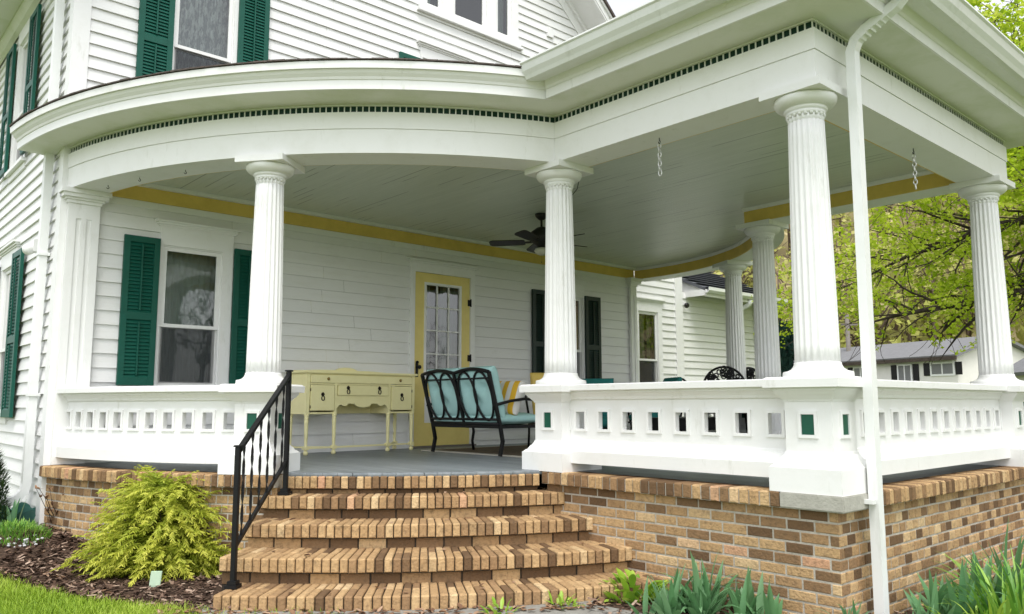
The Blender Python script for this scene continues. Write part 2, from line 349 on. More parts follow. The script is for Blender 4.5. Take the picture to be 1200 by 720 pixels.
PATH=ARC_L[:-1]+BUMP+ARC_R[1:]
def along(path):      # arc-length parametrisation -> f(s) = (pos, tangent, outward normal), total
    P=[Vector(p) for p in path]; S=[0]
    for i in range(1,len(P)): S.append(S[-1]+(P[i]-P[i-1]).length)
    def f(s):
        s=max(0,min(S[-1],s)); i=1
        while i<len(S)-1 and S[i]<s: i+=1
        t=(P[i]-P[i-1]).normalized(); p=P[i-1]+t*(s-S[i-1]); return p,t,Vector((t.y,-t.x))
    return f,S[-1]
def sub(path,s0,s1,step=.09):
    f,L=along(path); n=max(1,int((s1-s0)/step)); return [tuple(f(s0+(s1-s0)*i/n)[0]) for i in range(n+1)]
def pbox(mb,f,s0,s1,e0,e1,z0,z1,tone=.5,zt=None):  # a box riding along a path
    p0,t0,n0=f(s0); p1,t1,n1=f(s1)
    pts=[]
    for z in (z0,z1):
        for (p,n,e) in ((p0,n0,e0),(p1,n1,e0),(p1,n1,e1),(p0,n0,e1)):
            q=p+n*e; pts.append((q.x,q.y,z))
    mb.hexa(pts,tone)

# ------------------------------------------------------------------ ground
def sstep(a,b,x):
    t=max(0,min(1,(x-a)/(b-a))); return t*t*(3-2*t)
def gz(x,y):
    z=-.78
    z+=.22*sstep(-1.9,-.1,y)*sstep(0,-1.6,x)*sstep(-9,-4,x)          # bed banked up against the house
    z+=-.03*sstep(-2,-6,y)*sstep(-2,2,x)
    z+=.03*noise.noise(Vector((x*.35,y*.35,0)))
    return z
mb=MB()
xs=sorted(set([-300,-150,-80,-40,-20,-14,-10]+[round(-8+.25*i,3) for i in range(73)]+[12,16,24,40,60,90,150,260,400]))
ys=sorted(set([-300,-150,-80,-40,-24,-16,-12]+[round(-10+.25*i,3) for i in range(53)]+[5,8,14,24,40,70,120,200,330]))
for y in ys:
    for x in xs: mb.v.append((x,y,gz(x,y)))
nx=len(xs)
for j in range(len(ys)-1):
    for i in range(nx-1):
        mb.f.append((j*nx+i,j*nx+i+1,(j+1)*nx+i+1,(j+1)*nx+i)); mb.t.append(.5); mb.sm.append(True)
struct(mb,'lawn',M['lawn'])
# mulch bed that follows the brickwork
def bed_edge_left(t):   # lawn edge of the left bed
    pts=[(-6.4,.55),(-4.4,-.25),(-3.6,-1.08),(-3.3,-1.68),(-3.1,-2.22),(-2.86,-2.74),(-2.62,-3.08),(-2.38,-3.3)]
    k=t*(len(pts)-1); i=min(int(k),len(pts)-2); u=k-i
    p0=pts[max(i-1,0)];p1=pts[i];p2=pts[i+1];p3=pts[min(i+2,len(pts)-1)]
    return tuple(.5*((2*p1[q])+(-p0[q]+p2[q])*u+(2*p0[q]-5*p1[q]+4*p2[q]-p3[q])*u*u+(-p0[q]+3*p1[q]-3*p2[q]+p3[q])*u**3) for q in (0,1))
def sheet(mb,ring_a,ring_b,n=10,dz=.02):
    N=len(ring_a); b=len(mb.v)
    for i in range(N):
        for j in range(n+1):
            t=j/n; x=ring_a[i][0]*(1-t)+ring_b[i][0]*t; y=ring_a[i][1]*(1-t)+ring_b[i][1]*t
            mb.v.append((x,y,gz(x,y)+dz+.025*sin(pi*min(1,t*1.0))+.012*noise.noise(Vector((x*4,y*4,3)))))
    for i in range(N-1):
        for j in range(n):
            mb.f.append((b+i*(n+1)+j,b+(i+1)*(n+1)+j,b+(i+1)*(n+1)+j+1,b+i*(n+1)+j+1)); mb.t.append(.5); mb.sm.append(True)
mb=MB()
ea=[bed_edge_left(i/40) for i in range(41)]
eb=[(-6.2,2.2),(-4.4,2.2)]+[(-3.0,1.2)]+[(-2.95,.2)]
eb=[]
for i in range(41):
    t=i/40
    if t<.3: u=t/.3; eb.append((-6.2+3.2*u,2.4-1.9*u))
    else: u=(t-.3)/.7; a=A_END+(46-A_END)*u; eb.append((CX-(RR+.1)*sin(radians(a)),CY-(RR+.1)*cos(radians(a))))
sheet(mb,ea,eb,12)
ra=[(-.95,-4.6),(-.8,-5.3),(-.55,-6.1),(.2,-6.75),(1.2,-6.95),(3.0,-6.9),(5,-6.6)]
rb=[(-.1,-4.2),(-.1,-4.9),(-.1,-5.6),(0,-5.9),(1.2,-5.85),(3.3,-5.85),(5,-5.6)]
sheet(mb,ra,rb,8)
struct(mb,'mulch_bed',M['mulch'])
mb=MB()   # concrete walk that meets the bottom step
walk=[arcL(50-30*i/20) for i in range(21)]
inner=[(CX+(p[0]-CX)*5.2/RR,CY+(p[1]-CY)*5.2/RR) for p in walk]; 
outer=[(CX+(p[0]-CX)*6.05/RR,CY+(p[1]-CY)*6.05/RR) for p in walk]
for i in range(21):
    mb.v += [(inner[i][0],inner[i][1],-.742),(outer[i][0],outer[i][1],-.745),(outer[i][0],outer[i][1],-.83)]
for i in range(20):
    mb.f += [(i*3,i*3+3,i*3+4,i*3+1),(i*3+1,i*3+4,i*3+5,i*3+2)]; mb.t += [.5,.5]; mb.sm += [False,False]
struct(mb,'concrete_path',M['concrete'])

# ------------------------------------------------------------------ house
house=thing('house','white clapboard house with green shutters and a yellow door behind the curved porch','house',(1.1,4,0))
def mapF(y=0): return lambda s,z,d: (s,y-d,z)
def mapL(x=-3.0): return lambda s,z,d: (x-d,s,z)
def mbx(mb,mf,s0,s1,z0,z1,d0,d1,tone=.5):
    mb.hexa([mf(s0,z0,d0),mf(s1,z0,d0),mf(s1,z0,d1),mf(s0,z0,d1),mf(s0,z1,d0),mf(s1,z1,d0),mf(s1,z1,d1),mf(s0,z1,d1)],tone)
def siding(mb,mf,z0,z1,ex,sl,sr,opens):
    z=z0; row=0
    while z<z1-.005:
        zt=min(z+ex,z1); cuts=[z,zt]
        for (a,b,c,d) in opens:
            for q in (c,d):
                if z+.004<q<zt-.004: cuts.append(q)
        cuts=sorted(cuts)
        jit=R.uniform(-.0015,.0015)
        dep=lambda q: .021*(1-(q-z)/ex)+.002+jit
        for i in range(len(cuts)-1):
            c0,c1=cuts[i],cuts[i+1]; segs=[(None,None)]
            op=sorted([(a,b) for (a,b,c,d) in opens if c<c1-.002 and d>c0+.002])
            L0,L1=sl(c0),sl(c1); R0,R1=sr(c0),sr(c1)
            cur0,cur1=L0,L1
            out=[]
            for (a,b) in op:
                if a>max(cur0,cur1): out.append((cur0,cur1,a,a))
                cur0=cur1=max(cur0,b)
            if R0>cur0+.001: out.append((cur0,cur1,max(R0,cur0),max(R1,cur1)))
            if len(cuts)==2:
                o2=[]
                for (a0,a1,b0_,b1_) in out:
                    while b0_-a0>2.2:
                        j=a0+R.uniform(1.0,min(3.6,b0_-a0-.5)); o2.append((a0,a1,j-.0007,j-.0007)); a0=a1=j+.0007
                    o2.append((a0,a1,b0_,b1_))
                out=o2
            for (a0,a1,b0_,b1_) in out:
                mb.add([mf(a0,c0,dep(c0)),mf(b0_,c0,dep(c0)),mf(b1_,c1,dep(c1)),mf(a1,c1,dep(c1))],[(0,1,2,3)],.5+R.uniform(-.13,.13))
                if i==0: mb.add([mf(a0,c0,.0),mf(b0_,c0,.0),mf(b0_,c0,dep(c0)),mf(a0,c0,dep(c0))],[(0,1,2,3)])
        z=zt; row+=1
LE=-2.97; RE=5.16      # corners of the front wall
RZ=9.05; RX=1.1; RS=.91   # ridge height, ridge x, slope
opF=[(-2.10,-1.44,.70,2.13),(.93,1.86,0,2.2),(3.28,4.02,.70,2.13),(-2.10,-1.42,3.4,5.1),(1.0,1.72,3.4,5.05),(1.03,2.62,5.68,6.8)]
mb=MB()
siding(mb,mapF(),-.75,2.5,.135,lambda z:LE,lambda z:RE,opF)
siding(mb,mapF(),2.5,8.9,.122,lambda z:max(LE,RX-(RZ-z)/RS),lambda z:min(RE,RX+(RZ-z)/RS),opF)
mb.build('front_wall',M['siding'],house)
mb=MB()
opL=[(1.80,2.62,.40,2.15),(1.78,2.62,3.2,4.85)]
siding(mb,mapL(LE),-.75,5.35,.125,lambda z:0,lambda z:9,opL)
mb.box(LE+.02,LE+.1,8.9,9,-.75,5.35)
mb.build('side_wall',M['siding'],house)
# corner boards
mb=MB()
mbx(mb,mapF(),LE-.025,LE+.125,-.6,5.3,.0,.026)
mbx(mb,mapL(LE),.001,.13,-.6,5.3,.0,.025)
mb.build('corner_board',M['white'],house); mb=MB()
mbx(mb,mapF(),RE-.10,RE+.02,.0,5.3,.0,.024)
mb.build('corner_board',M['white'],house)
# wing beyond the porch
YW=.8
mb=MB()
siding(mb,mapF(YW),-.75,5.0,.13,lambda z:RE,lambda z:7.36,[(6.20,6.82,.6,2.18)])
mb.build('wing_wall',M['siding'],house)
mb=MB(); mbx(mb,mapF(YW),7.33,7.55,-.75,5.0,0,.03); mbx(mb,mapL(7.55),YW,YW+2.5,-.75,5.0,-.02,.0)
mb.build('corner_board',M['white'],house)
mb=MB()
siding(mb,mapF(YW+.05),-.75,2.62,.13,lambda z:7.55,lambda z:10.15,[])
mb.box(10.05,10.15,YW,YW+4,-.75,2.6)
mb.build('low_wing_wall',M['siding'],house)
mb=MB()  # low wing roof
e0,e1=7.72,10.45
def roofq(mb,a,b,c,d,t=.05):
    n=(Vector(b)-Vector(a)).cross(Vector(d)-Vector(a)).normalized()
    if n.z<0: n=-n
    mb.hexa([Vector(a)-n*t,Vector(b)-n*t,Vector(c)-n*t,Vector(d)-n*t,a,b,c,d])
roofq(mb,(e0,YW-.42,2.66),(e1,YW-.42,2.66),(e1,YW+3,4.2),(e0,YW+3,4.2))
# shingle courses
for k in range(16):
    t=k/16; y=YW-.42+3.42*t; z=2.66+1.54*t
    mb.bar((e0,y+.02,z+.012),(e1,y+.02,z+.012),.2,.012)
mb.build('wing_roof',M['slate'],house)
mb=MB()
mb.box(e0+.01,e1-.01,YW-.40,YW+.0,2.585,2.605); mb.box(e0,e1,YW-.44,YW-.415,2.50,2.63)
mb.box(e0,e0+.03,YW-.40,YW+.4,2.52,2.64); mb.add([(e0+.05,YW-.40,2.61),(e0+.05,YW+3,2.61),(e0+.05,YW+3,4.14)],[(0,1,2)])
mb.build('wing_eave',M['white'],house)
mb=MB()
mb.sweep([(e0-.05,YW-.44),(e1,YW-.44)],[(.0,2.56),(.06,2.56),(.10,2.60),(.10,2.66),(.09,2.66),(.085,2.61),(.055,2.575),(.0,2.575)])
mb.build('gutter',M['gutter'],house)
mb=MB()
mb.tube([(9.15,YW-.48,2.55),(9.15,YW-.44,2.46),(9.12,YW-.2,2.36),(9.1,YW-.06,2.25),(9.1,YW-.05,2.0),(9.1,YW-.05,-.6)],.05,10)
mb.build('downspout',M['gutter'],house)
mb=MB(); mb.lathe([(.05,0),(.05,.03),(.04,.05)],(7.66,YW,2.36),12); 
for i in range(len(mb.v)): x,y,z=mb.v[i]; mb.v[i]=(x,YW-.02-(z-2.36),2.36+(y-YW))
mb.build('vent_pipe',M['fanblack'],house)
# --- window builder
def louvre_shutter(mf,s0,s1,z0,z1,mtl=None,d=.03):
    mb=MB(); th=.032; st=.055
    mbx(mb,mf,s0,s0+st,z0,z1,d,d+th); mbx(mb,mf,s1-st,s1,z0,z1,d,d+th)
    zm=z0+(z1-z0)*.46
    rails=[(z0,z0+.075),(zm-.035,zm+.035),(z1-.06,z1)]
    for a,b in rails: mbx(mb,mf,s0+st,s1-st,a,b,d+.002,d+th-.002)
    for (a,b) in ((z0+.075,zm-.035),(zm+.035,z1-.06)):
        n=int((b-a)/.034)
        for i in range(n):
            c=a+(b-a)*(i+.5)/n; h=(b-a)/n*.62
            p=[mf(s0+st,c-h,d+th*.85),mf(s1-st,c-h,d+th*.85),mf(s1-st,c+h,d+.003),mf(s0+st,c+h,d+.003)]
            p2=[mf(s0+st,c-h+.006,d+th*.85),mf(s1-st,c-h+.006,d+th*.85),mf(s1-st,c+h+.006,d+.003),mf(s0+st,c+h+.006,d+.003)]
            mb.hexa([p[0],p[1],p[2],p[3],p2[0],p2[1],p2[2],p2[3]])
        sm=(s0+s1)/2
        mbx(mb,mf,sm-.007,sm+.007,a+.02,b-.02,d+th*.85+.001,d+th+.012)
    return mb.build('shutter',mtl or M['green'],house)
def curtain_mb(mf,s0,s1,z0,z1,d,amp=.02,wl=.06,n=70,gap=None):
    mb=MB(); b=0
    cols=[]
    for i in range(n+1):
        s=s0+(s1-s0)*i/n
        ph=s*2*pi/wl+1.3*sin(s*9)
        cols.append((s,d+amp*sin(ph)+amp*.5*sin(ph*.43+1)))
    zs=[z0+(z1-z0)*k/6 for k in range(7)]
    for k,z in enumerate(zs):
        for (s,dd) in cols: mb.v.append(mf(s,z,d+(dd-d)*(1-.5*k/6)))
    for k in range(6):
        for i in range(n):
            if gap and gap[0]<cols[i][0]<gap[1]: continue
            mb.f.append((k*(n+1)+i,k*(n+1)+i+1,(k+1)*(n+1)+i+1,(k+1)*(n+1)+i)); mb.t.append(.5); mb.sm.append(True)
    return mb
def room(mf,s0,s1,z0,z1,dep=1.2):
    mb=MB(); a,b=s0-.25,s1+.25; c,d=z0-.2,z1+.15
    P=[mf(a,c,-.06),mf(b,c,-.06),mf(b,d,-.06),mf(a,d,-.06),mf(a,c,-dep),mf(b,c,-dep),mf(b,d,-dep),mf(a,d,-dep)]
    mb.add(P,[(4,5,6,7),(0,1,5,4),(1,2,6,5),(2,3,7,6),(3,0,4,7)])
    return mb
def window(mf,s0,s1,z0,z1,cas=.11,head=.2,crown=True,meet=.42,curt='curtain',scr=True,sill=True,casL=None,gap=None,cz=None):
    casL=cas if casL is None else casL
    mb=MB()   # casing
    mbx(mb,mf,s0-casL,s0,z0-.02,z1,0,.03); mbx(mb,mf,s1,s1+cas,z0-.02,z1,0,.03)
    mbx(mb,mf,s0-casL,s1+cas,z1,z1+head,0,.032)
    if crown:
        mbx(mb,mf,s0-casL-.02,s1+cas+.02,z1+head-.03,z1+head-.012,.0,.045)
        mbx(mb,mf,s0-casL-.035,s1+cas+.035,z1+head-.012,z1+head+.01,.0,.062)
        mbx(mb,mf,s0-casL-.055,s1+cas+.055,z1+head+.01,z1+head+.03,.0,.085)
    if sill: mbx(mb,mf,s0-casL-.03,s1+cas+.03,z0-.06,z0-.021,0,.07); mbx(mb,mf,s0-casL,s1+cas,z0-.13,z0-.061,0,.028)
    # jamb reveals
    mbx(mb,mf,s0-.001,s0+.012,z0-.02,z1,-.07,.012); mbx(mb,mf,s1-.012,s1+.001,z0-.02,z1,-.07,.012); mbx(mb,mf,s0+.012,s1-.012,z1-.012,z1+.001,-.07,.012); mbx(mb,mf,s0+.012,s1-.012,z0-.02,z0-.004,-.07,.02)
    wn=mb.build('window',M['white'],house)
    zm=z0+(z1-z0)*meet; f=.038; a,b=s0+.0125,s1-.0125
    mb=MB()
    def sash(c,d,dd):
        mbx(mb,mf,a,a+f,c,d,dd,dd+.028); mbx(mb,mf,b-f,b,c,d,dd,dd+.028); mbx(mb,mf,a+f,b-f,d-f,d,dd+.001,dd+.027); mbx(mb,mf,a+f,b-f,c,c+f*.9,dd+.001,dd+.027)
    if meet>0:
        sash(zm-.012,z1-.0125,-.028); sash(z0-.003,zm+.018,-.062)
    else: sash(z0-.003,z1-.0125,-.028)
    mb.build('sash',M['white'],wn)
    mb=MB()
    if meet>0:
        mb.add([mf(a+f,zm,-.014),mf(b-f,zm,-.014),mf(b-f,z1-.03,-.014),mf(a+f,z1-.03,-.014)],[(0,1,2,3)])
        mb.add([mf(a+f,z0,-.05),mf(b-f,z0,-.05),mf(b-f,zm,-.05),mf(a+f,zm,-.05)],[(0,1,2,3)])
    else: mb.add([mf(a+f,z0,-.014),mf(b-f,z0,-.014),mf(b-f,z1-.03,-.014),mf(a+f,z1-.03,-.014)],[(0,1,2,3)])
    mb.build('glass_pane',M['glass'],wn)
    if scr and meet>0:
        mb=MB(); mb.add([mf(a+.02,z0+.02,-.018),mf(b-.02,z0+.02,-.018),mf(b-.02,zm-.013,-.018),mf(a+.02,zm-.013,-.018)],[(0,1,2,3)]); mb.build('insect_screen',M['screen'],wn)
    if curt: curtain_mb(mf,a-.03,b+.03,(cz if cz is not None else z0-.05),z1+.02,-.16,gap=gap).build('curtain',M[curt],wn)
    room(mf,s0,s1,z0,z1).build('interior',M['dark'],wn)
    return wn
F=mapF()
window(F,-2.07,-1.47,.72,2.10,cas=.11,casL=.03,head=.215,curt='curtain',meet=.42)
louvre_shutter(F,-2.437,-2.105,.71,2.15); louvre_shutter(F,-1.352,-1.04,.71,2.15)
window(F,3.32,3.98,.72,2.10,cas=.03,casL=.03,head=.22,curt=None)
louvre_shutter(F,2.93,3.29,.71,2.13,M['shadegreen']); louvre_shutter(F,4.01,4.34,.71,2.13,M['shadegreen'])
window(F,-2.07,-1.45,3.42,5.05,cas=.04,casL=.03,head=.215,curt='lace',meet=.47)
louvre_shutter(F,-2.42,-2.085,3.40,5.06); louvre_shutter(F,-1.41,-1.07,3.40,5.06)
window(F,1.03,1.70,3.42,4.97,cas=.04,casL=.04,head=.17,curt='curtain')
louvre_shutter(F,.66,.98,3.40,4.93); louvre_shutter(F,1.75,2.07,3.40,4.93)
# attic triple window
window(F,1.06,1.34,5.72,6.6,cas=.10,casL=.07,head=.12,crown=False,meet=0,curt='curtain',sill=False)
window(F,1.52,2.10,5.72,6.6,cas=.09,casL=.08,head=.12,crown=False,meet=0,curt=None,sill=False)
window(F,2.28,2.57,5.72,6.6,cas=.13,casL=.09,head=.12,crown=False,meet=0,curt='curtain',sill=False)
mb=MB(); mbx(mb,F,.96,2.73,5.62,5.70,.001,.05); mbx(mb,F,.93,2.76,5.585,5.62,.0,.075)
mb.build('window_sill',M['white'],house)
Lm=mapL(LE)
window(Lm,1.86,2.54,.46,2.06,cas=.10,head=.20,curt='curtain')
louvre_shutter(Lm,1.30,1.76,.40,2.14,d=.045); louvre_shutter(Lm,2.64,3.08,.40,2.14,d=.045)
window(Lm,1.84,2.54,3.24,4.78,cas=.08,head=.20,curt='lace')
louvre_shutter(Lm,1.34,1.76,3.24,4.82,d=.045); louvre_shutter(Lm,2.62,3.05,3.24,4.82,d=.045)
window(mapF(YW),6.25,6.80,.62,2.16,cas=.12,casL=.10,head=.20,curt='curtain_g',gap=(6.62,6.70),meet=.44,cz=1.25)
# --- front door
mb=MB()
mbx(mb,F,.886,.955,0,2.17,0,.032); mbx(mb,F,1.835,1.908,0,2.17,0,.032); mbx(mb,F,.886,1.908,2.17,2.29,0,.034)
mbx(mb,F,.87,1.925,2.28,2.30,.001,.05); mbx(mb,F,.845,1.95,2.30,2.325,0,.075)
mb.build('door_casing',M['white'],house)
mb=MB()
x0,x1,zb_,zt_=.958,1.832,.02,2.168
gx0,gx1,gz0,gz1=1.125,1.675,.86,2.03
mbx(mb,F,x0,gx0,zb_,zt_,-.03,.012); mbx(mb,F,gx1,x1,zb_,zt_,-.03,.012); mbx(mb,F,gx0,gx1,gz1,zt_,-.029,.011); mbx(mb,F,gx0,gx1,.62,gz0,-.029,.011); mbx(mb,F,gx0,gx1,zb_,.30,-.029,.011)
door=mb.build('front_door',M['doory'],house)
mb=MB()
for (a,b,c,d) in ((gx0-.02,gx0+.012,gz0-.02,gz1+.02),(gx1-.012,gx1+.02,gz0-.02,gz1+.02)): mbx(mb,F,a,b,c,d,-.01,.02)
mbx(mb,F,gx0+.012,gx1-.012,gz1-.012,gz1+.02,-.01,.02); mbx(mb,F,gx0+.012,gx1-.012,gz0-.02,gz0+.012,-.01,.02)
for k in (1,2):
    x=gx0+(gx1-gx0)*k/3; mbx(mb,F,x-.008,x+.008,gz0+.012,gz1-.012,-.008,.012)
for k in (1,2,3):
    z=gz0+(gz1-gz0)*k/4; mbx(mb,F,gx0+.012,gx1-.012,z-.008,z+.008,-.007,.011)
mb.build('muntins',M['white'],door)
mb=MB(); mbx(mb,F,gx0,gx1,.30,.62,-.02,.004); mb.build('lower_panel',M['white'],door)
mb=MB(); mb.add([F(gx0,gz0,-.004),F(gx1,gz0,-.004),F(gx1,gz1,-.004),F(gx0,gz1,-.004)],[(0,1,2,3)]); mb.build('glass_pane',M['glass'],door)
curtain_mb(F,gx0-.1,gx1+.1,.4,2.15,-.14,gap=(1.30,1.47)).build('curtain',M['doorcurtain'],door)
room(F,gx0,gx1,.3,2.1,1.6).build('interior',M['dark'],door)
mb=MB()
mbx(mb,F,.985,1.02,.86,1.03,.012,.02); mb.tube([F(1.0,.98,.02),F(1.0,.98,.07)],.009,8); mb.sphere(F(1.0,.98,.075),.026); mb.sphere(F(1.0,1.04,.03),.02)
mb.build('door_handle',M['black'],door)
for z in (.45,1.12,1.84):
    mb=MB(); mbx(mb,F,1.80,1.875,z-.04,z+.04,.013,.03); mb.tube([F(1.835,z-.05,.036),F(1.835,z+.05,.036)],.009,8); mb.build('hinge',M['black'],door)
mb=MB(); mb.box(x0-.06,x1+.06,-.09,.03,-.01,.022); mb.build('door_threshold',M['wood'],house)
# frieze above first-floor wall under porch ceiling
mb=MB(); mbx(mb,F,LE+.12,RE,2.44,2.505,.003,.030); mb.build('wall_frieze',M['white'],house)
mb=MB(); mbx(mb,F,LE+.12,RE,2.507,2.640,.0,.042); mb.build('yellow_frieze',M['yellow'],house,label='mustard yellow band along the top of the porch wall')
# pilasters at the house corners
def pilaster(x0,x1,fl=2):
    mb=MB(); zt=2.375
    mbx(mb,F,x0,x1,.0,zt,.027,.060)
    n=fl*2+1; wd=(x1-x0-.05)/n
    for k in range(n):       # raised fillets leave sunk flutes
        a=x0+.025+wd*k
        if k%2==0: mbx(mb,F,a,a+wd,.70,zt-.14,.060,.072)
    mbx(mb,F,x0,x0+.025,.0,zt,.060,.0725); mbx(mb,F,x1-.025,x1,.0,zt,.060,.0725); mbx(mb,F,x0+.025,x1-.025,zt-.14,zt,.060,.072); mbx(mb,F,x0+.025,x1-.025,0,.70,.060,.072)
    p=mb.build('pilaster',M['white'],house)
    mb=MB()
    for (e,a,b) in ((.012,zt,zt+.03),(.03,zt+.03,zt+.05),(.055,zt+.05,zt+.085),(.075,zt+.085,zt+.127)): mbx(mb,F,x0-e,x1+e,a,b,.0,.075+e)
    mb.build('capital',M['white'],p)
pilaster(LE+.03,LE+.30); pilaster(RE-.12,RE+.02,1)
mb=MB(); mbx(mb,F,3.28,3.40,5.98,6.10,.0,.045); mbx(mb,F,3.30,3.38,6.10,6.13,.0,.04); mb.build('wall_vent',M['white'],house)
# gable rake, eaves and roof
mb=MB()
def rake(mb,sgn,o0,o1,t0,t1):   # board that follows the roof slope; t = offset below the roof line, o = out from the wall
    xe=RX+sgn*4.45; ze=RZ-RS*4.45
    k=sqrt(1+RS*RS)
    pts=[]
    for (x,z) in ((RX,RZ),(xe,ze)):
        for (o,t) in ((o0,t0),(o1,t0),(o1,t1),(o0,t1)): pts.append((x,-o,z-t*k))
    P=pts
    mb.hexa([P[0],P[1],P[2],P[3],P[4],P[5],P[6],P[7]])
for sg in (-1,1):
    rake(mb,sg,.002,.03,-.02,.16); rake(mb,sg,.03,.07,-.02,.03); rake(mb,sg,.03,.46,-.045,-.02); rake(mb,sg,.44,.47,-.20,-.046); rake(mb,sg,.47,.50,-.23,-.12)
mb.build('gable_rake',M['white'],house)
mb=MB()
for sg in (-1,1):
    xe=RX+sg*4.55; ze=RZ-RS*4.55+.26
    roofq(mb,(RX,-.53,RZ+.26),(xe,-.53,ze),(xe,9.4,ze),(RX,9.4,RZ+.26),.04)
mb.build('roof',M['shingle'],house)
mb=MB()
ze=RZ-RS*4.45
mb.box(LE-.032,LE-.003,-.0,9,5.02,5.36); mb.box(LE-.45,LE-.0,-.45,9.2,ze+.06,ze+.085); mb.box(LE-.48,LE-.45,-.46,9.2,ze+.06,ze+.26)
mb.sweep([(LE-.03,9.2),(LE-.03,-.45)],[(0,ze-.06),(.05,ze-.04),(.10,ze+.03),(.10,ze+.06),(0,ze+.06)])
mb.build('eave',M['soffit'],house)
# left downspout
mb=MB()
def rectpipe(mb,pts,w,h,axis):
    pts=[Vector(p) for p in pts]; b=len(mb.v); ax=Vector(axis)
    for i,p in enumerate(pts):
        t=(pts[min(i+1,len(pts)-1)]-pts[max(i-1,0)]).normalized(); q=t.cross(ax).normalized()
        for (u,v) in ((-1,-1),(-.55,-1.12),(0,-.95),(.55,-1.12),(1,-1),(1,1),(-1,1)): mb.v.append(tuple(p+ax*u*w/2+q*v*h/2))
    for i in range(len(pts)-1):
        for k in range(7): mb.f.append((b+i*7+k,b+i*7+(k+1)%7,b+(i+1)*7+(k+1)%7,b+(i+1)*7+k)); mb.t.append(.5); mb.sm.append(False)
    mb.f.append(tuple(b+k for k in range(7))); mb.t.append(.5); mb.sm.append(False)
    mb.f.append(tuple(b+(len(pts)-1)*7+k for k in range(7))[::-1]); mb.t.append(.5); mb.sm.append(False)
rectpipe(mb,[(LE-.075,.33,5.0),(LE-.075,.33,-.18),(LE-.09,.33,-.25),(LE-.14,.33,-.31),(LE-.24,.33,-.36),(LE-.30,.33,-.38)],.085,.07,(0,1,0))
ds=mb.build('downspout',M['gutter'],house)
mb=MB()
for z in (.62,1.93): mb.box(LE-.118,LE-.02,.27,.39,z-.015,z+.015)
mb.build('strap',M['gutter'],ds)
mb=MB(); mb.box(LE-.10,LE-.018,.60,.72,2.00,2.12); mb.sphere((LE-.13,.66,2.02),.055,n=12); mb.build('outdoor_light',M['white'],house)
# foundation strip below the side wall
mb=MB(); mb.box(LE-.01,LE+.1,.05,9,-.9,-.62); mb.build('foundation',M['mortar'],house)

# ------------------------------------------------------------------ porch
porch=thing('porch','curved white porch with fluted columns on a tan brick base','porch',(1.6,-2,-.8))
fL,LL=along(ARC_L)
# brick base: mortar core, bricks, ledge
BASEPATH=PATH
EW=.165
a_edge=A1-2.9
sA=LL*(A_END-a_edge)/(A_END-A2)      # where the landing starts on the left arc
ARC_LEFT=sub(ARC_L,0,sA,.06)
mb=MB(); _bp=[(EW-.002,-.95),(EW-.002,-.09),(EW-.25,-.09),(EW-.25,-.95)]
mb.sweep(ARC_LEFT,_bp); mb.sweep(BUMP+ARC_R[1:],_bp)
base=mb.build('brick_base',M['mortar'],porch)
SEGS=[ARC_LEFT,[(0,P2y),(0,P3y)],[(0,P3y),(W,P3y)],[(W,P3y),(W,P2y)],ARC_R]
def offset_path(path,e):
    f,L=along(path); n=max(2,int(L/.05)); return [tuple(f(L*i/n)[0]+f(L*i/n)[2]*e) for i in range(n+1)]
def brick(mb,f,s0,s1,z0,z1,e0,e1,tone,ch=.004):
    # brick with chamfered front edges
    p0,t0,n0=f(s0); p1,t1,n1=f(s1)
    tt=t0*ch
    pts=[]
    jit=R.uniform(-.0025,.0025)
    def q(p,n,e,z): v=p+n*e; return (v.x,v.y,z)
    A=[q(p0,n0,e0,z0),q(p1,n1,e0,z0),q(p1,n1,e0,z1),q(p0,n0,e0,z1)]
    B=[q(p0,n0,e1-ch+jit,z0),q(p1,n1,e1-ch+jit,z0),q(p1,n1,e1-ch+jit,z1),q(p0,n0,e1-ch+jit,z1)]
    p0b=p0+t0*ch; p1b=p1-t1*ch
    Cc=[q(p0b,n0,e1+jit,z0+ch),q(p1b,n1,e1+jit,z0+ch),q(p1b,n1,e1+jit,z1-ch),q(p0b,n0,e1+jit,z1-ch)]
    mb.add(A+B+Cc,[(0,1,5,4),(1,2,6,5),(2,3,7,6),(3,0,4,7),(4,5,9,8),(5,6,10,9),(6,7,11,10),(7,4,8,11),(8,9,10,11)],tone)
def btone(p_dark=.33):
    return R.uniform(.10,.38) if R.random()<p_dark else min(1,max(.38,R.gauss(.66,.15)))
mb=MB()
for si,seg in enumerate(SEGS):
    f,L=along(offset_path(seg,EW)); off0=0
    ext0 = 0; ext1=0
    if si==1: s_start,s_end=-.0,L+0
    bl=.090 if si in (0,2) else .168
    nrow=12; crs=.0677
    for r_ in range(nrow):
        z1=-.104-crs*r_; z0=z1-.0555; s=-(.1 if r_%2 else .0)
        # at convex corners let bricks run to the mitre
        lim0 = -EW if si in (2,3) else 0; lim1 = L+(EW if si in (1,2) else 0)
        fs=lambda s_,f=f,L=L: (lambda p,t,n: (p+t*(s_ if s_<0 else (s_-L if s_>L else 0)),t,n))(*f(s_))
        s=lim0-((R.uniform(.08,.11) if bl>.1 else R.uniform(.04,.055)) if r_%2 else 0)
        while s<lim1-.01:
            a=max(s,lim0); b=min(s+bl,lim1)
            if lim1-b<.03: b=lim1
            if b-a>.025: brick(mb,fs,a,b,z0+R.uniform(-.001,.001),z1+R.uniform(-.001,.001),-.05,.004,btone(.32))
            s+=bl+.0115
mb.build('bricks',M['brick'],base)
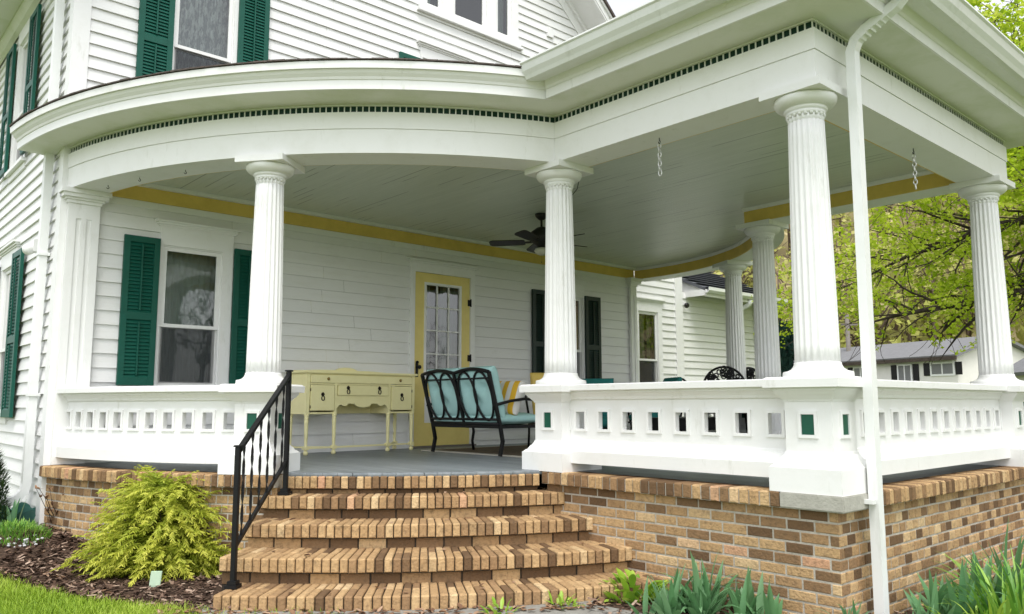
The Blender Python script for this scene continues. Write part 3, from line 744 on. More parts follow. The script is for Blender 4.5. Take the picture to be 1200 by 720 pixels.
# ledge of rowlock bricks on edge
mb=MB(); mm=MB(); EL=.235
def ledge(mb,f,s0,s1,e0,e1,zt,h=.092,pw=.071,gap=.010,pd=.4,bot=None,top=0):
    n=max(1,round((s1-s0)/pw)); w_=(s1-s0)/n
    for i in range(n):
        a=s0+w_*i+gap/2; b=s0+w_*(i+1)-gap/2
        jz=R.uniform(-.002,.002); je=R.uniform(-.003,.003); tn=btone(pd)
        p0,t0,n0=f(a); p1,t1,n1=f(b); c=.006
        def q(p,n,e,z): v=p+n*e; return (v.x,v.y,z)
        za,zb2=zt-h+jz,zt+jz; E1=e1+je
        A=[q(p0,n0,e0,za),q(p1,n1,e0,za),q(p1,n1,e0,zb2),q(p0,n0,e0,zb2)]
        p0c=p0+t0*c; p1c=p1-t1*c
        B=[q(p0,n0,E1-c,za),q(p1,n1,E1-c,za),q(p1,n1,E1-c,zb2-c),q(p0,n0,E1-c,zb2-c)]
        Cc=[q(p0c,n0,E1,za+c),q(p1c,n1,E1,za+c),q(p1c,n1,E1,zb2-c*1.6),q(p0c,n0,E1,zb2-c*1.6)]
        T=[q(p0c,n0,e0,zb2),q(p1c,n1,e0,zb2),q(p1c,n1,E1-c*1.6,zb2),q(p0c,n0,E1-c*1.6,zb2)]
        S=[q(p0,n0,e0,zb2-c),q(p1,n1,e0,zb2-c)]
        mb.add(A[:2]+S+B+Cc+T,[(0,1,5,4),(1,3,6,5),(2,0,4,7),(4,5,9,8),(5,6,10,9),(7,4,8,11),(8,9,10,11),
                               (12,13,14,15),(15,14,10,11),(2,12,15,7),(3,6,14,13),(7,15,11),(6,10,14),(12,2,3,13)],tn)
ledge(mb,fL,0,sA,.0,EL,-.004,pd=.4,pw=.055,gap=.008)
f1,L1=along([(0,P2y-.0),(0,P3y)]); mb.build('brick_ledge',M['brick'],porch); mb=MB(); ledge(mb,f1,.0,L1-.16,.0,EL,-.004,pd=.4)
f2,L2=along([(0,P3y),(W,P3y)]); mb.build('brick_ledge',M['brick'],porch); mb=MB(); ledge(mb,f2,.16,L2+.2,.0,EL,-.004,pd=.45,pw=.055,gap=.008)
f3,L3=along([(W,P3y),(W,P2y)]); ledge(mb,f3,-.0,L3,.0,EL,-.0045)
f4,L4=along(ARC_R); ledge(mb,f4,0,L4,0,EL,-.004)
mb.build('brick_ledge',M['brick'],porch)
mm.sweep(ARC_LEFT,[(.0,-.099),(EL-.012,-.099),(EL-.012,-.012),(0,-.012)])
mm.build('ledge_mortar',M['mortar'],porch); mm=MB()
mm.sweep(BUMP,[(.0,-.0985),(EL-.012,-.0985),(EL-.012,-.0122),(0,-.0122)])
mm.build('ledge_mortar',M['mortar'],porch)
mb=MB(); s_=EL+.004
mb.box(-s_,.16,P3y-s_,P3y+.16,-.094,-.003); mb.build('corner_slab',M['stone'],porch,bevel=.006)
# floor
def plate(path,e,z,extra,name,mtl,t=.03,down=True):
    f=MB(); N=len(path); P=[]
    tmp=MB(); tmp.sweep(path,[(e,z)],closed=False)
    pts=[v for v in tmp.v]+extra
    bm=bmesh.new(); vs=[bm.verts.new(p) for p in pts]; fc=bm.faces.new(vs); bmesh.ops.triangulate(bm,faces=[fc]); 
    me=bpy.data.meshes.new(name); bm.to_mesh(me); bm.free()
    o=bpy.data.objects.new(name,me); COL.objects.link(o); me.materials.append(mtl); o.parent=porch; o.matrix_parent_inverse=wmat(porch).inverted(); return o
plate(PATH,.06,.0,[(5.3,-.005,0),(-2.9,-.005,0)],'porch_floor',M['floor'])
mb=MB(); mb.sweep(sub(ARC_L,LL*(A_END-A1)/(A_END-A2),LL,.06),[(-.02,-.028),(.0615,-.028),(.064,-.012),(.0605,.001),(-.02,.001)]); mb.build('floor_nosing',M['floor'],porch)
plate(PATH,-.14,2.68,[(5.2,-.005,2.68),(-2.8,-.005,2.68)],'porch_ceiling',M['ceil'])
# entablature
mb=MB(); mb.sweep(PATH,[(-.148,2.503),(.160,2.503),(.160,2.70),(.146,2.70),(.146,2.712),(-.1,2.712),(-.148,2.642)])
beam=mb.build('beam',M['white'],porch)
mb=MB(); mb.sweep(PATH,[(.06,2.713),(.168,2.700),(.168,2.836),(.06,2.836)]); mb.build('frieze_board',M['white'],porch)
mb=MB(); mb.sweep(PATH,[(.06,2.837),(.146,2.837),(.146,2.899),(.06,2.899)]); dent=mb.build('dentil_band',M['dentgreen'],porch,label='dark green recessed band of small squares')
mb=MB()
for seg in [ARC_L,[(0,P2y-.15),(0,P3y-.15)],[(-.15,P3y),(W+.15,P3y)],[(W,P3y-.15),(W,P2y-.15)],ARC_R]:
    f,L=along(offset_path(seg,.15)); n=int(L/.049)
    for i in range(n+1):
        s=L*i/n; pbox(mb,f,max(0,s-.0045),min(L,s+.0045),-.006,.003,2.8365,2.888)
mb.sweep(PATH,[(.1465,2.888),(.164,2.888),(.164,2.8995),(.1465,2.8995)])
mb.build('dentils',M['white'],dent)
mb=MB(); mb.sweep(PATH,[(-.152,2.507),(-.1485,2.507),(-.1485,2.640),(-.152,2.640)])
mb.sweep(PATH,[(-.164,2.507),(-.1522,2.507),(-.1522,2.640),(-.164,2.640)],caps=True)
mb.build('yellow_band',M['yellow'],porch,label='mustard yellow board on the inner face of the beam')
mb=MB(); mb.sweep(PATH,[(-.149,2.6405),(-.172,2.6405),(-.185,2.655),(-.19,2.679),(-.149,2.679)])
mb.box(LE+.1,RE,-.085,-.0,2.6415,2.679); mb.build('crown_moulding',M['white'],porch)
# cornice: runs a little past the wall plane on the left and dies into the side wall
ext=[arcL(a) for a in (87,84.5)]
CPATH=ext+PATH
mb=MB(); mb.sweep(CPATH,[(.05,2.90),(.455,2.905),(.455,2.93),(.05,2.93)]); mb.build('soffit',M['soffit'],porch)
mb=MB(); mb.sweep(CPATH,[(.40,2.9305),(.455,2.9045),(.47,2.9045),(.47,2.975),(.478,2.98),(.485,2.998),(.505,3.02),(.52,3.045),(.40,3.045)]); mb.build('cornice',M['white'],porch)
mb=MB()
CL=ext+ARC_L[:-1]+[(0,P2y)]
mb.sweep(CL[:-5],[(.42,3.0455),(.535,3.0455),(.54,3.10),(.42,3.105)])
# last bit of the drip board dies into the gutter of the straight run
mb.sweep(CL[-6:],[(.42,3.0455),(.535,3.0455),(.54,3.10),(.42,3.105)])
mb.build('drip_board',M['cap'],porch); mb=MB()
mb.sweep(ARC_R,[(.42,3.0455),(.535,3.0455),(.54,3.10),(.42,3.105)])
mb.build('drip_board',M['cap'],porch)
mb=MB()
GP=[(0,P2y),(0,P3y),(W,P3y),(W,P2y)]
gprof=[(.42,3.046),(.60,3.02),(.645,3.02),(.66,3.045),(.685,3.075),(.70,3.12),(.715,3.13),(.715,3.142),(.69,3.142),(.68,3.08),(.64,3.04),(.46,3.05)]
ysp=CY-sqrt((RR+.55)**2-(CX+.60)**2)
mb.sweep([(0,ysp+.05),(0,P3y),(W,P3y),(W,ysp+.05)],gprof)
mb.build('gutter',M['gutter'],porch)
# porch roof
mb=MB()
tmp=MB(); tmp.sweep(CPATH,[(.548,3.106),(.55,3.113)],closed=False,caps=False)
V=tmp.v; n=len(CPATH)
for i in range(n): mb.v += [V[2*i],V[2*i+1]]
for i in range(n):
    px_,py_=V[2*i+1][:2]; qx=max(LE+.02,min(RE-.02,px_)); qy=max(.02,min(py_,.6)) if px_<LE+.02 or px_>RE else .02
    mb.v.append((qx,qy,3.15))
for i in range(n-1):
    mb.f += [(2*i,2*i+2,2*i+3,2*i+1),(2*i+1,2*i+3,2*n+i+1,2*n+i)]; mb.t+=[.5,.5]; mb.sm+=[False,False]
tmp=MB(); tmp.sweep(CPATH,[(.42,3.1055),(.548,3.106)],closed=False); k=len(mb.v); mb.v+=tmp.v
for i in range(n-1): mb.f.append((k+2*i,k+2*i+1,k+2*i+3,k+2*i+2)); mb.t.append(.5); mb.sm.append(False)
# ragged shingle butts along the curved eave
f,L=along(CL)
s=0
while s<L-.3:
    w_=R.uniform(.06,.16); pbox(mb,f,s,min(L,s+w_-.004),.50,.550+R.uniform(-.003,.007),3.1065,3.114+R.uniform(0,.005)); s+=w_
mb.build('porch_roof',M['shingle'],porch)
# columns
def column(x,y,rz,front=True):
    Hs=[]
    rb,rt=.134,.111; z0,zn=.705,2.294
    NF=20; n=NF*8
    def rf(a,z):
        t=(a*NF/(2*pi))%1.0
        dp=.105
        if z>2.352-.002 : return 1
        return 1-dp*max(0,sin(pi*max(0,min(1,(t-.13)/.74))))**.8
    prof=[]
    for i in range(15):
        t=i/14; z=.771+(zn-.771)*t; r=rb+(rt-rb)*(t**1.35); prof.append((r,z))
    prof += [(rt*.965,zn+.001),(rt*.965,zn+.008),(rt,zn+.010),(rt*1.0,2.342)]
    mb=MB(); mb.lathe(prof,(x,y,0),n,rf=rf)
    sh=mb.build('column',M['white'],porch)
    mb=MB()
    p=[(.001,.682),(.206,.682),(.208,.69),(.206,.712)]
    for i in range(7):
        a=i/6*pi/2; p.append((.200-.062*sin(a),.716+.056*(1-cos(a))))
    p.append((.001,.773)); mb.lathe(p,(x,y,0),48); mb.build('column_base',M['white'],sh)
    mb=MB()
    p=[(.05,2.335),(.113,2.338),(.122,2.345),(.122,2.356),(.117,2.362),(.128,2.366),(.134,2.376),(.130,2.386)]
    for i in range(7):
        a=i/6*pi/2; p.append((.132+.062*sin(a),2.388+.058*(1-cos(a))*.9))
    p += [(.193,2.4505),(.05,2.4515)]
    mb.lathe(p,(x,y,0),48)
    c,s=cos(rz),sin(rz)
    a=.206
    mb.rbox((x,y,2.4772),(a*c,a*s,0),(-a*s,a*c,0),(0,0,.0255))
    # small leaf tips round the neck
    for k in range(NF):
        an=2*pi*(k+.5)/NF; mb.sphere((x+.111*cos(an),y+.111*sin(an),2.338),.012,n=6,m_=4)
    mb.build('capital',M['white'],sh)
def panel_frame(mb,f,s,w2,z0,z1,e,tw=.022,th=.012):
    pbox(mb,f,s-w2-tw,s-w2,e,e+th,z0-tw,z1+tw) ; pbox(mb,f,s+w2,s+w2+tw,e,e+th,z0-tw,z1+tw)
    pbox(mb,f,s-w2,s+w2,e,e+th-.001,z0-tw,z0); pbox(mb,f,s-w2,s+w2,e,e+th-.001,z1,z1+tw)
def pedestal(x,y,rz):
    c,s=cos(rz),sin(rz)
    def rb(mb,h,z0,z1): mb.rbox((x,y,(z0+z1)/2),(h*c,h*s,0),(-h*s,h*c,0),(0,0,(z1-z0)/2))
    mb=MB()
    rb(mb,.15,.16,.60)
    for (h0,h1,z0,z1) in ((.228,.228,-.003,.142),(.222,.205,.142,.16),(.198,.18,.16,.19),(.175,.16,.19,.215),(.158,.155,.215,.232)):
        # frustum
        pts=[]
        for (h,z) in ((h0,z0),(h1,z1)):
            for (u,v) in ((-1,-1),(1,-1),(1,1),(-1,1)): pts.append((x+h*(u*c-v*s),y+h*(u*s+v*c),z))
        mb.hexa(pts)
    for (h0,h1,z0,z1) in ((.156,.16,.535,.548),(.163,.185,.548,.575),(.188,.205,.575,.60),(.208,.21,.60,.618),(.242,.244,.618,.668),(.244,.225,.668,.682)):
        pts=[]
        for (h,z) in ((h0,z0),(h1,z1)):
            for (u,v) in ((-1,-1),(1,-1),(1,1),(-1,1)): pts.append((x+h*(u*c-v*s),y+h*(u*s+v*c),z))
        mb.hexa(pts)
    # frames on the four faces
    gps=[]
    for k in range(4):
        gp=MB(); gps.append(gp)
        a=rz+k*pi/2; nx_,ny_=cos(a),sin(a); tx,ty=-ny_,nx_
        f,L=along([(x+nx_*.15-tx*.1,y+ny_*.15-ty*.1),(x+nx_*.15+tx*.1,y+ny_*.15+ty*.1)])
        # outward must point along n: flip path if needed
        if f(0)[2].dot(Vector((nx_,ny_)))<0: f,L=along([(x+nx_*.15+tx*.1,y+ny_*.15+ty*.1),(x+nx_*.15-tx*.1,y+ny_*.15-ty*.1)])
        panel_frame(mb,f,.1,.042,.335,.457,-.002,.02,.014)
        pbox(gp,f,.1-.041,.1+.041,-.002,.003,.336,.456)
    ped=mb.build('pedestal',M['white'],porch)
    for gp in gps: gp.build('green_panel',M['dkgreen'],ped)
p1=arcL(A1); rz1=atan2(p1[1]-CY,p1[0]-CX)
a6=ang(C6); 
COLS=[(p1[0],p1[1],rz1),(0,P2y,0),(0,P3y,0),(W,P3y,0),(W,P2y,0),(C6[0],C6[1],a6)]
for c_ in COLS: pedestal(*c_); column(*c_)
# railings
def railing(path,s0,s1,nh,margin=.0):
    f0,L=along(path); P=sub(path,s0,s1,.06); f,L=along(P)
    h=.052
    mb=MB()
    mb.sweep(P,[(.020,.16),(h,.16),(h,.3299),(.020,.3299)]); mb.sweep(P,[(.020,.4621),(h,.4621),(h,.60),(.020,.60)])
    pit=L/nh; hw=.046
    edges=[]
    for i in range(nh): edges.append((pit*(i+.5)-hw,pit*(i+.5)+hw))
    cur=0
    for (a,b) in edges+[(L,L)]:
        n=max(1,int((a-cur)/.07))
        if a-cur>.002:
            q=[tuple(f(cur+(a-cur)*i/n)[0]) for i in range(n+1)]; mb.sweep(q,[(.020,.330),(h,.330),(h,.462),(.020,.462)])
        cur=b
    for (a,b) in edges: panel_frame(mb,f,(a+b)/2,hw,.330,.462,h-.001,.02,.014)
    r=mb.build('railing',M['white'],porch)
    mb=MB()
    mb.sweep(P,[(-.12,.066),(.128,.066),(.130,.158),(.122,.166),(.115,.18),(.092,.192),(.080,.215),(.066,.222),(.0635,.238),(-.06,.238),(-.12,.16)])
    mb.build('rail_base',M['white'],r)
    mb=MB()
    mb.sweep(P,[(-.06,.555),(.060,.555),(.068,.56),(.075,.578),(.095,.60),(.11,.608),(.112,.625),(.150,.628),(.152,.668),(.135,.676),(-.135,.676),(-.15,.668),(-.15,.628)])
    mb.build('rail_cap',M['cap'],r)
    return r
da=degrees_=.155/RR*180/pi
sP1=LL*(A_END-A1)/(A_END-A2)
railing(ARC_L,.0,sP1-.15,11)
railing([(0,P2y),(0,P3y)],.15,P2y-P3y-.15,8)
railing([(0,P3y),(W,P3y)],.15,W-.15,13)
railing([(W,P3y),(W,P2y)],.15,P2y-P3y-.15,8)
f6,L6=along(ARC_R)
best=min(range(401),key=lambda i:(f6(L6*i/400)[0]-Vector(C6)).length); s6=L6*best/400
railing(ARC_R,.15,s6-.15,9); railing(ARC_R,s6+.15,L6,9)
# right downspout on the front corner
mb=MB()
rectpipe(mb,[(.20,-6.27,3.03),(.19,-6.27,2.99),(.18,-6.24,2.955),(.155,-6.16,2.90),(.135,-6.07,2.845),(.118,-6.01,2.785),(.112,-5.985,2.72),(.112,-5.985,2.6),(.085,-5.985,-.90)],.068,.058,(1,0,0))
ds=mb.build('downspout',M['gutter'],porch)
mb=MB(); mb.box(.012,.050,-6.005,-5.95,-.06,-.035); mb.build('strap',M['gutter'],ds)
mb=MB()
for i in range(9):
    t=i/8; p=Vector((.18,-6.24,2.955)).lerp(Vector((.118,-6.01,2.785)),t); mb.rbox(p,(.0343,0,0),(0,.0030,-.0042),(0,.0168,.0212))
mb.build('elbow_ribs',M['gutter'],ds)
# ------------------------------------------------------------------ brick steps
steps=thing('brick_steps','curved tan brick steps leading up to the porch between two pedestals','steps',(-1.2,-3.2,-.78))
STEP=[(4.52,-.024,A1-2.6,21.6),(4.69,-.155,50.6,21.0),(4.96,-.320,50.4,20.0),(5.31,-.488,50.4,18.6),(5.63,-.656,49.0,17.4)]
for k,(Rk,zt,a0,a1) in enumerate(STEP):
    def pol(a,Rk=Rk): return (CX-Rk*sin(radians(a)),CY-Rk*cos(radians(a)))
    # stop at the wall of the projecting bay
    aw=math.degrees(math.asin((CX+.168)/Rk)); a1=aw if k>0 else math.degrees(math.asin((CX+.235)/Rk))
    path=[pol(a0+(a1-a0)*i/40) for i in range(41)]
    f,L=along(path)
    mb=MB(); dpt=.205 if k else .2
    ledge(mb,f,0,L,-dpt,0,zt,pw=.059,pd=.14,gap=.008)
    # second row of bricks behind (top surface only) and the riser course below
    nxt=STEP[k+1] if k<4 else None
    if k:
        ledge(mb,lambda s,f=f:(f(s)[0]-f(s)[2]*.212,f(s)[1],f(s)[2]),0,L,-.2,0,zt-.001,pw=.059,pd=.14,gap=.008)
    st=mb.build('step',M['brick'],steps)
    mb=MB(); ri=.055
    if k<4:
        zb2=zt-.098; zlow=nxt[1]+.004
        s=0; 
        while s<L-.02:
            b=min(L,s+.194); brick(mb,f,s,b,zlow-.02,zb2,-.1,-ri,btone(.6)); s+=.205  # more dark, dirtier bricks; shadow under the nosing is put into their tone too
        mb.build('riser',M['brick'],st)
    mb=MB()
    mb.sweep(path,[(-.45,zt-.10),(-.02,zt-.10),(-.02,zt-.016),(-.45,zt-.016)])
    mb.sweep(path,[(-.45,zt-.30),(-ri-.006,zt-.30),(-ri-.006,zt-.095),(-.45,zt-.095)])
    mb.build('step_mortar',M['dkmortar'],st)
# ------------------------------------------------------------------ handrail
hr=thing('handrail','black wrought iron stair handrail with twisted balusters beside the left pedestal','handrail',(-2.35,-2.9,-.65))
def polr(a,r): return (CX-r*sin(radians(a)),CY-r*cos(radians(a)))
ha=polr(48.6,5.43); hb=polr(48.7,4.60)
ptA=lambda z: (ha[0],ha[1],z); ptB=lambda z:(hb[0],hb[1],z)
dirn=Vector((hb[0]-ha[0],hb[1]-ha[1],0)).normalized(); prp=Vector((-dirn.y,dirn.x,0))
for (P_,z0,z1) in ((ptA,-.655,.245),(ptB,-.154,.775)):
    mb=MB(); mb.rbox(((P_(0)[0],P_(0)[1],(z0+z1)/2)),dirn*.017,prp*.017,(0,0,(z1-z0)/2))
    mb.rbox((P_(0)[0],P_(0)[1],z0+.012),dirn*.042,prp*.042,(0,0,.012)); mb.rbox((P_(0)[0],P_(0)[1],z0+.035),dirn*.031,prp*.031,(0,0,.012)); mb.rbox((P_(0)[0],P_(0)[1],z1+.006),dirn*.026,prp*.026,(0,0,.006))
    mb.build('post',M['black'],hr,bevel=.003)
mb=MB(); mb.bar(ptA(.215),ptB(.745),.034,.026); mb.build('top_rail',M['black'],hr)
mb=MB(); mb.bar(ptA(-.40),ptB(.10),.022,.026); mb.build('bottom_rail',M['black'],hr)
for i in range(6):
    t=(i+.7)/6.4; x=ha[0]+(hb[0]-ha[0])*t; y=ha[1]+(hb[1]-ha[1])*t; za=-.39+.5*t; zb3=.21+.53*t
    mb=MB(); n=60; b=len(mb.v)
    for k in range(n+1):
        z=za+(zb3-za)*k/n; a=(k/n)*pi*4.0
        u=Vector((cos(a),sin(a),0))*.0095; v=Vector((-sin(a),cos(a),0))*.0035
        for q in (u+v,-u+v,-u-v,u-v): mb.v.append((x+q.x,y+q.y,z))
    for k in range(n):
        for j in range(4): mb.f.append((b+k*4+j,b+k*4+(j+1)%4,b+(k+1)*4+(j+1)%4,b+(k+1)*4+j)); mb.t.append(.5); mb.sm.append(False)
    mb.build('baluster',M['black'],hr)

# ------------------------------------------------------------------ sideboard
sb=thing('sideboard','pale yellow painted sideboard on turned legs against the porch wall','sideboard',(.02,-.40,0),radians(4.5))
def put(mb,name,mtl,parent,root=None,**k):   # local coordinates of the root
    root=root or parent
    Wm=WORLD[root.name]; mb.v=[tuple(Wm@Vector(p)) for p in mb.v]; return mb.build(name,mtl,parent,**k)
SW,SD=.72,.36    # half width, depth (front at y=0, back at y=+SD)
mb=MB()
zb_,zt_=.425,.855
mb.box(-SW,-SW+.03,0,SD,zb_,zt_); mb.box(SW-.03,SW,0,SD,zb_,zt_); mb.box(-SW+.03,SW-.03,SD-.02,SD,zb_,zt_)
mb.box(-SW+.03,SW-.03,.01,SD-.02,zt_-.02,zt_-.0)
mb.box(-SW+.03,-.36,.012,SD-.02,zb_,zb_+.02); mb.box(.36,SW-.03,.012,SD-.02,zb_,zb_+.02)
for x in (-.375,.345): mb.box(x,x+.03,-.002,SD-.02,zb_,zt_-.02)
for x in (-SW-.004,SW-.036): mb.box(x,x+.04,-.004,.036,zb_,zt_)
mb.box(-SW+.03,SW-.03,-.001,.02,.735,.75); mb.box(-.345,.345,-.001,.02,.605,.617)
body=put(mb,'cabinet_body',M['cream'],sb)
mb=MB(); mb.box(-SW-.03,SW+.03,-.03,SD+.01,zt_+.001,zt_+.025); mb.box(-SW-.012,SW+.012,-.014,SD,zt_-.008,zt_+.0005); put(mb,'top',M['cream'],sb,bevel=.004)
mb=MB()   # low shaped back rail
pts=[]
prof=[]
for i in range(61):
    x=-SW+2*SW*i/60; a=abs(x)
    z=.014+.016*sstep(SW,.25,a)+ (.032*sqrt(max(0,1-(a/.13)**2)) if a<.13 else 0)
    prof.append((x,z))
for (x,z) in prof: mb.v += [(x,SD-.03,zt_+.025),(x,SD-.005,zt_+.025),(x,SD-.005,zt_+.025+z),(x,SD-.03,zt_+.025+z)]
for i in range(60):
    for k in range(4): mb.f.append((i*4+k,i*4+(k+1)%4,i*4+4+(k+1)%4,i*4+4+k)); mb.t.append(.5); mb.sm.append(False)
put(mb,'back_rail',M['cream'],sb)
def pull(x,z,parent,ring=True):
    mb=MB()
    if ring:
        mb.rbox((x,-.012,z+.033),(.016,0,.0),(0,.003,0),(0,0,.016)); mb.rbox((x,-.012,z+.033),(.012,0,.012),(0,.0035,0),(-.012,0,.012)); mb.sphere((x,-.018,z+.028),.009,n=8,m_=6)
        mb.tube([(x+.018*cos(a),-.02,z-.008+.024*sin(a)) for a in [2*pi*k/16 for k in range(17)]],.0048,6,cap=False)
        put(mb,'ring_pull',M['brass'],parent,sb)
    else:
        mb.lathe([(.004,0),(.012,.008),(.018,.018),(.012,.025),(.001,.027)],(0,0,0),12)
        mb.v=[(x+a,-.008-c,z+b) for (a,b,c) in mb.v]
        put(mb,'knob',M['gold'],parent,sb)
mb=MB(); mb.box(-SW+.042,SW-.042,-.012,.012,.755,.838); d=put(mb,'drawer',M['cream'],sb,bevel=.003); pull(-.47,.797,d,False); pull(.50,.797,d,False)
mb=MB(); mb.box(-.338,.338,-.012,.012,.622,.730); d=put(mb,'drawer',M['cream'],sb,bevel=.003); pull(-.21,.672,d); pull(.21,.672,d)
for (a,b) in ((-SW+.045,-.384),(.384,SW-.045)):
    mb=MB(); mb.box(a,b,-.012,.012,.462,.730); d=put(mb,'cabinet_door',M['cream'],sb,bevel=.003); pull((a+b)/2+(.05 if a<0 else -.05)*0,.60,d)
    mb=MB()
    for z in (.50,.68): mb.tube([((a if a<0 else b)+(-.004 if a<0 else .004),-.012,z-.016),((a if a<0 else b)+(-.004 if a<0 else .004),-.012,z+.016)],.004,6)
    put(mb,'hinge',M['brass'],d,sb)
mb=MB()   # scalloped apron
N=60
for i in range(N+1):
    x=-.345+.69*i/N; a=abs(x)
    z=.53
    if a<.105: z=.53-.036*sqrt(max(0,1-(a/.105)**2))-.0
    elif a<.20: z=.535
    elif a<.29: z=.525-.014*sin(pi*(a-.20)/.09)
    else: z=.525-.05*((a-.29)/.055)**2
    mb.v += [(x,.0,z),(x,.016,z),(x,.016,.606),(x,.0,.606)]
for i in range(N):
    for k in range(4): mb.f.append((i*4+k,i*4+(k+1)%4,i*4+4+(k+1)%4,i*4+4+k)); mb.t.append(.5); mb.sm.append(False)
put(mb,'apron',M['cream'],sb)
leg=[(.012,0),(.022,.006),(.027,.022),(.022,.038),(.012,.045),(.012,.05),(.026,.055),(.026,.095),(.014,.10),(.019,.108),(.014,.116),(.017,.13),(.019,.22),(.021,.33),(.024,.36),(.017,.368),(.024,.378),(.024,.39),(.016,.396),(.026,.405),(.026,.43)]
for (x,y) in ((-SW+.02,.02),(-.36,.02),(.36,.02),(SW-.02,.02),(-SW+.02,SD-.03),(SW-.02,SD-.03)):
    mb=MB(); mb.lathe(leg,(x,y,0),14); mb.box(x-.026,x+.026,y-.026,y+.026,.058,.092); put(mb,'leg',M['cream'],sb)
mb=MB()
mb.bar((-SW+.02,SD-.03,.074),(-.36,.02,.074),.03,.018); mb.bar((SW-.02,SD-.03,.074),(.36,.02,.074),.03,.018); mb.bar((-.36,.02,.074),(.36,.02,.074),.03,.018); mb.bar((-SW+.02,.02,.074),(-.36,.02,.074),.03,.017);mb.bar((SW-.02,.02,.074),(.36,.02,.074),.03,.017)
put(mb,'stretcher',M['cream'],sb)
# ------------------------------------------------------------------ rug
mb=MB(); x0,x1,y0,y1=.70,2.9,-3.0,-.55
mb.box(x0,x1,y0,y1,.002,.010); rug=thing('rug','flat tan outdoor rug with a cream border under the loveseat','rug',(1.8,-1.8,0)); mb.build('border',M['rug'],rug)
mb=MB(); mb.box(x0+.09,x1-.09,y0+.09,y1-.09,.0105,.013); mb.build('rug_centre',M['rugtan'],rug)

# ------------------------------------------------------------------ cushions helper
def cushion(mb,c,ax,ay,az,hx,hy,hz,pw=4,tufts=(),n=18,tone=.5):
    # superellipsoid slab: hx,hy half sizes, hz half thickness
    c=Vector(c); ax=Vector(ax).normalized(); ay=Vector(ay).normalized(); az=Vector(az).normalized()
    b=len(mb.v)
    for side in (1,-1):
        for j in range(n+1):
            for i in range(n+1):
                u=-1+2*i/n; v=-1+2*j/n
                # cluster samples at the rim
                uu=sin(u*pi/2); vv=sin(v*pi/2)
                h=max(0,(1-abs(uu)**5))**.42*max(0,(1-abs(vv)**5))**.42
                dz=hz*(.12+.88*h)
                for (tu,tv) in tufts:
                    d2=((uu-tu)*hx)**2+((vv-tv)*hy)**2
                    dz-=hz*.55*exp(-d2/.0022)+hz*.18*exp(-d2/.012)
                dz+=.006*noise.noise(Vector((uu*hx*14+c.x,vv*hy*14+c.y,side)))*h
                p=c+ax*(uu*hx)+ay*(vv*hy)+az*(side*dz); mb.v.append(tuple(p))
    m_=n+1
    for sidx in range(2):
        o=b+sidx*m_*m_
        for j in range(n):
            for i in range(n):
                q=(o+j*m_+i,o+j*m_+i+1,o+(j+1)*m_+i+1,o+(j+1)*m_+i)
                mb.f.append(q if sidx==0 else q[::-1]); mb.t.append(tone); mb.sm.append(True)
    o=b+m_*m_
    rim=[(0,i) for i in range(n)]+[(j,n) for j in range(n)]+[(n,i) for i in range(n,0,-1)]+[(j,0) for j in range(n,0,-1)]
    for k in range(len(rim)):
        a=rim[k]; d=rim[(k+1)%len(rim)]
        mb.f.append((b+a[0]*m_+a[1],o+a[0]*m_+a[1],o+d[0]*m_+d[1],b+d[0]*m_+d[1])); mb.t.append(tone); mb.sm.append(True)
# ------------------------------------------------------------------ loveseat (local: x forward, y across; back at x=0)
ls=thing('loveseat','black iron loveseat with aqua cushions and oval loops in its back','loveseat',(.555,-1.53,.013))
hw=.56
lean=lambda z: -.16*max(0,z-.28)/.58
mb=MB()
def fr(pts,r=.016,n=8): mb.tube(pts,r,n)
for y in (-hw,hw):
    mb.bar((lean(.82)-.0,y,.83),(0,y,.30),.032,.03,up=(1,0,0)); 
    mb.bar((0,y,.30),(.035,y,.14),.032,.03,up=(1,0,0)); mb.bar((.035,y,.15),(.0,y,.0),.032,.03,up=(1,0,0))
fr([(lean(.83),-hw+hw*(i/12),.83+.035*sin(pi*i/12)) for i in range(13)]+[(lean(.83),hw*(i/12),.83+.035*sin(pi*i/12)) for i in range(1,13)],.018)
fr([(lean(.77),-hw,.77),(lean(.77),hw,.77)],.009,6)
fr([(lean(.36),-hw,.36),(lean(.36),hw,.36)],.013); fr([(lean(.32),-hw,.315),(lean(.32),hw,.315)],.016)
mb.bar((lean(.84),0,.83),(0,0,.30),.03,.024,up=(1,0,0))
for cy_ in (-.405,-.155,.155,.405):
    ct=.595; rw=.134; rh=.243
    fr([(lean(ct+rh*sin(a)),cy_+rw*cos(a),ct+rh*sin(a)) for a in [2*pi*k/32 for k in range(33)]],.0125,6)
put(mb,'back_frame',M['black'],ls)
mb=MB()
mb.bar((0,-hw,.285),(.56,-hw,.285),.03,.03); mb.bar((0,hw,.285),(.56,hw,.285),.03,.03); mb.bar((.56,-hw,.285),(.56,hw,.285),.03,.03); mb.bar((0,-hw,.285),(0,hw,.285),.03,.03)
for k in range(9): yy=-hw+2*hw*(k+1)/10; mb.bar((0,yy,.288),(.56,yy,.288),.02,.006)
put(mb,'seat_frame',M['black'],ls)
for y in (-hw,hw):
    mb=MB(); mb.tube([(.56,y,.29),(.575,y,.2),(.555,y,.10),(.575,y,.0)],.016,8); put(mb,'front_leg',M['black'],ls)
    mb=MB(); yo=y+(.03 if y>0 else -.03)
    mb.tube([(lean(.56),y,.50),(.12,yo,.545),(.30,yo,.565),(.46,yo,.555),(.56,yo,.53),(.60,yo,.50),(.60,yo,.45),(.575,yo,.37),(.56,y,.30)],.015,8); put(mb,'arm',M['black'],ls)
mb=MB(); cushion(mb,(.285,0,.365),(1,0,0),(0,1,0),(0,0,1),.30,.55,.065,n=22,tufts=[(0,-.5),(0,.5)]); put(mb,'seat_cushion',M['teal'],ls)
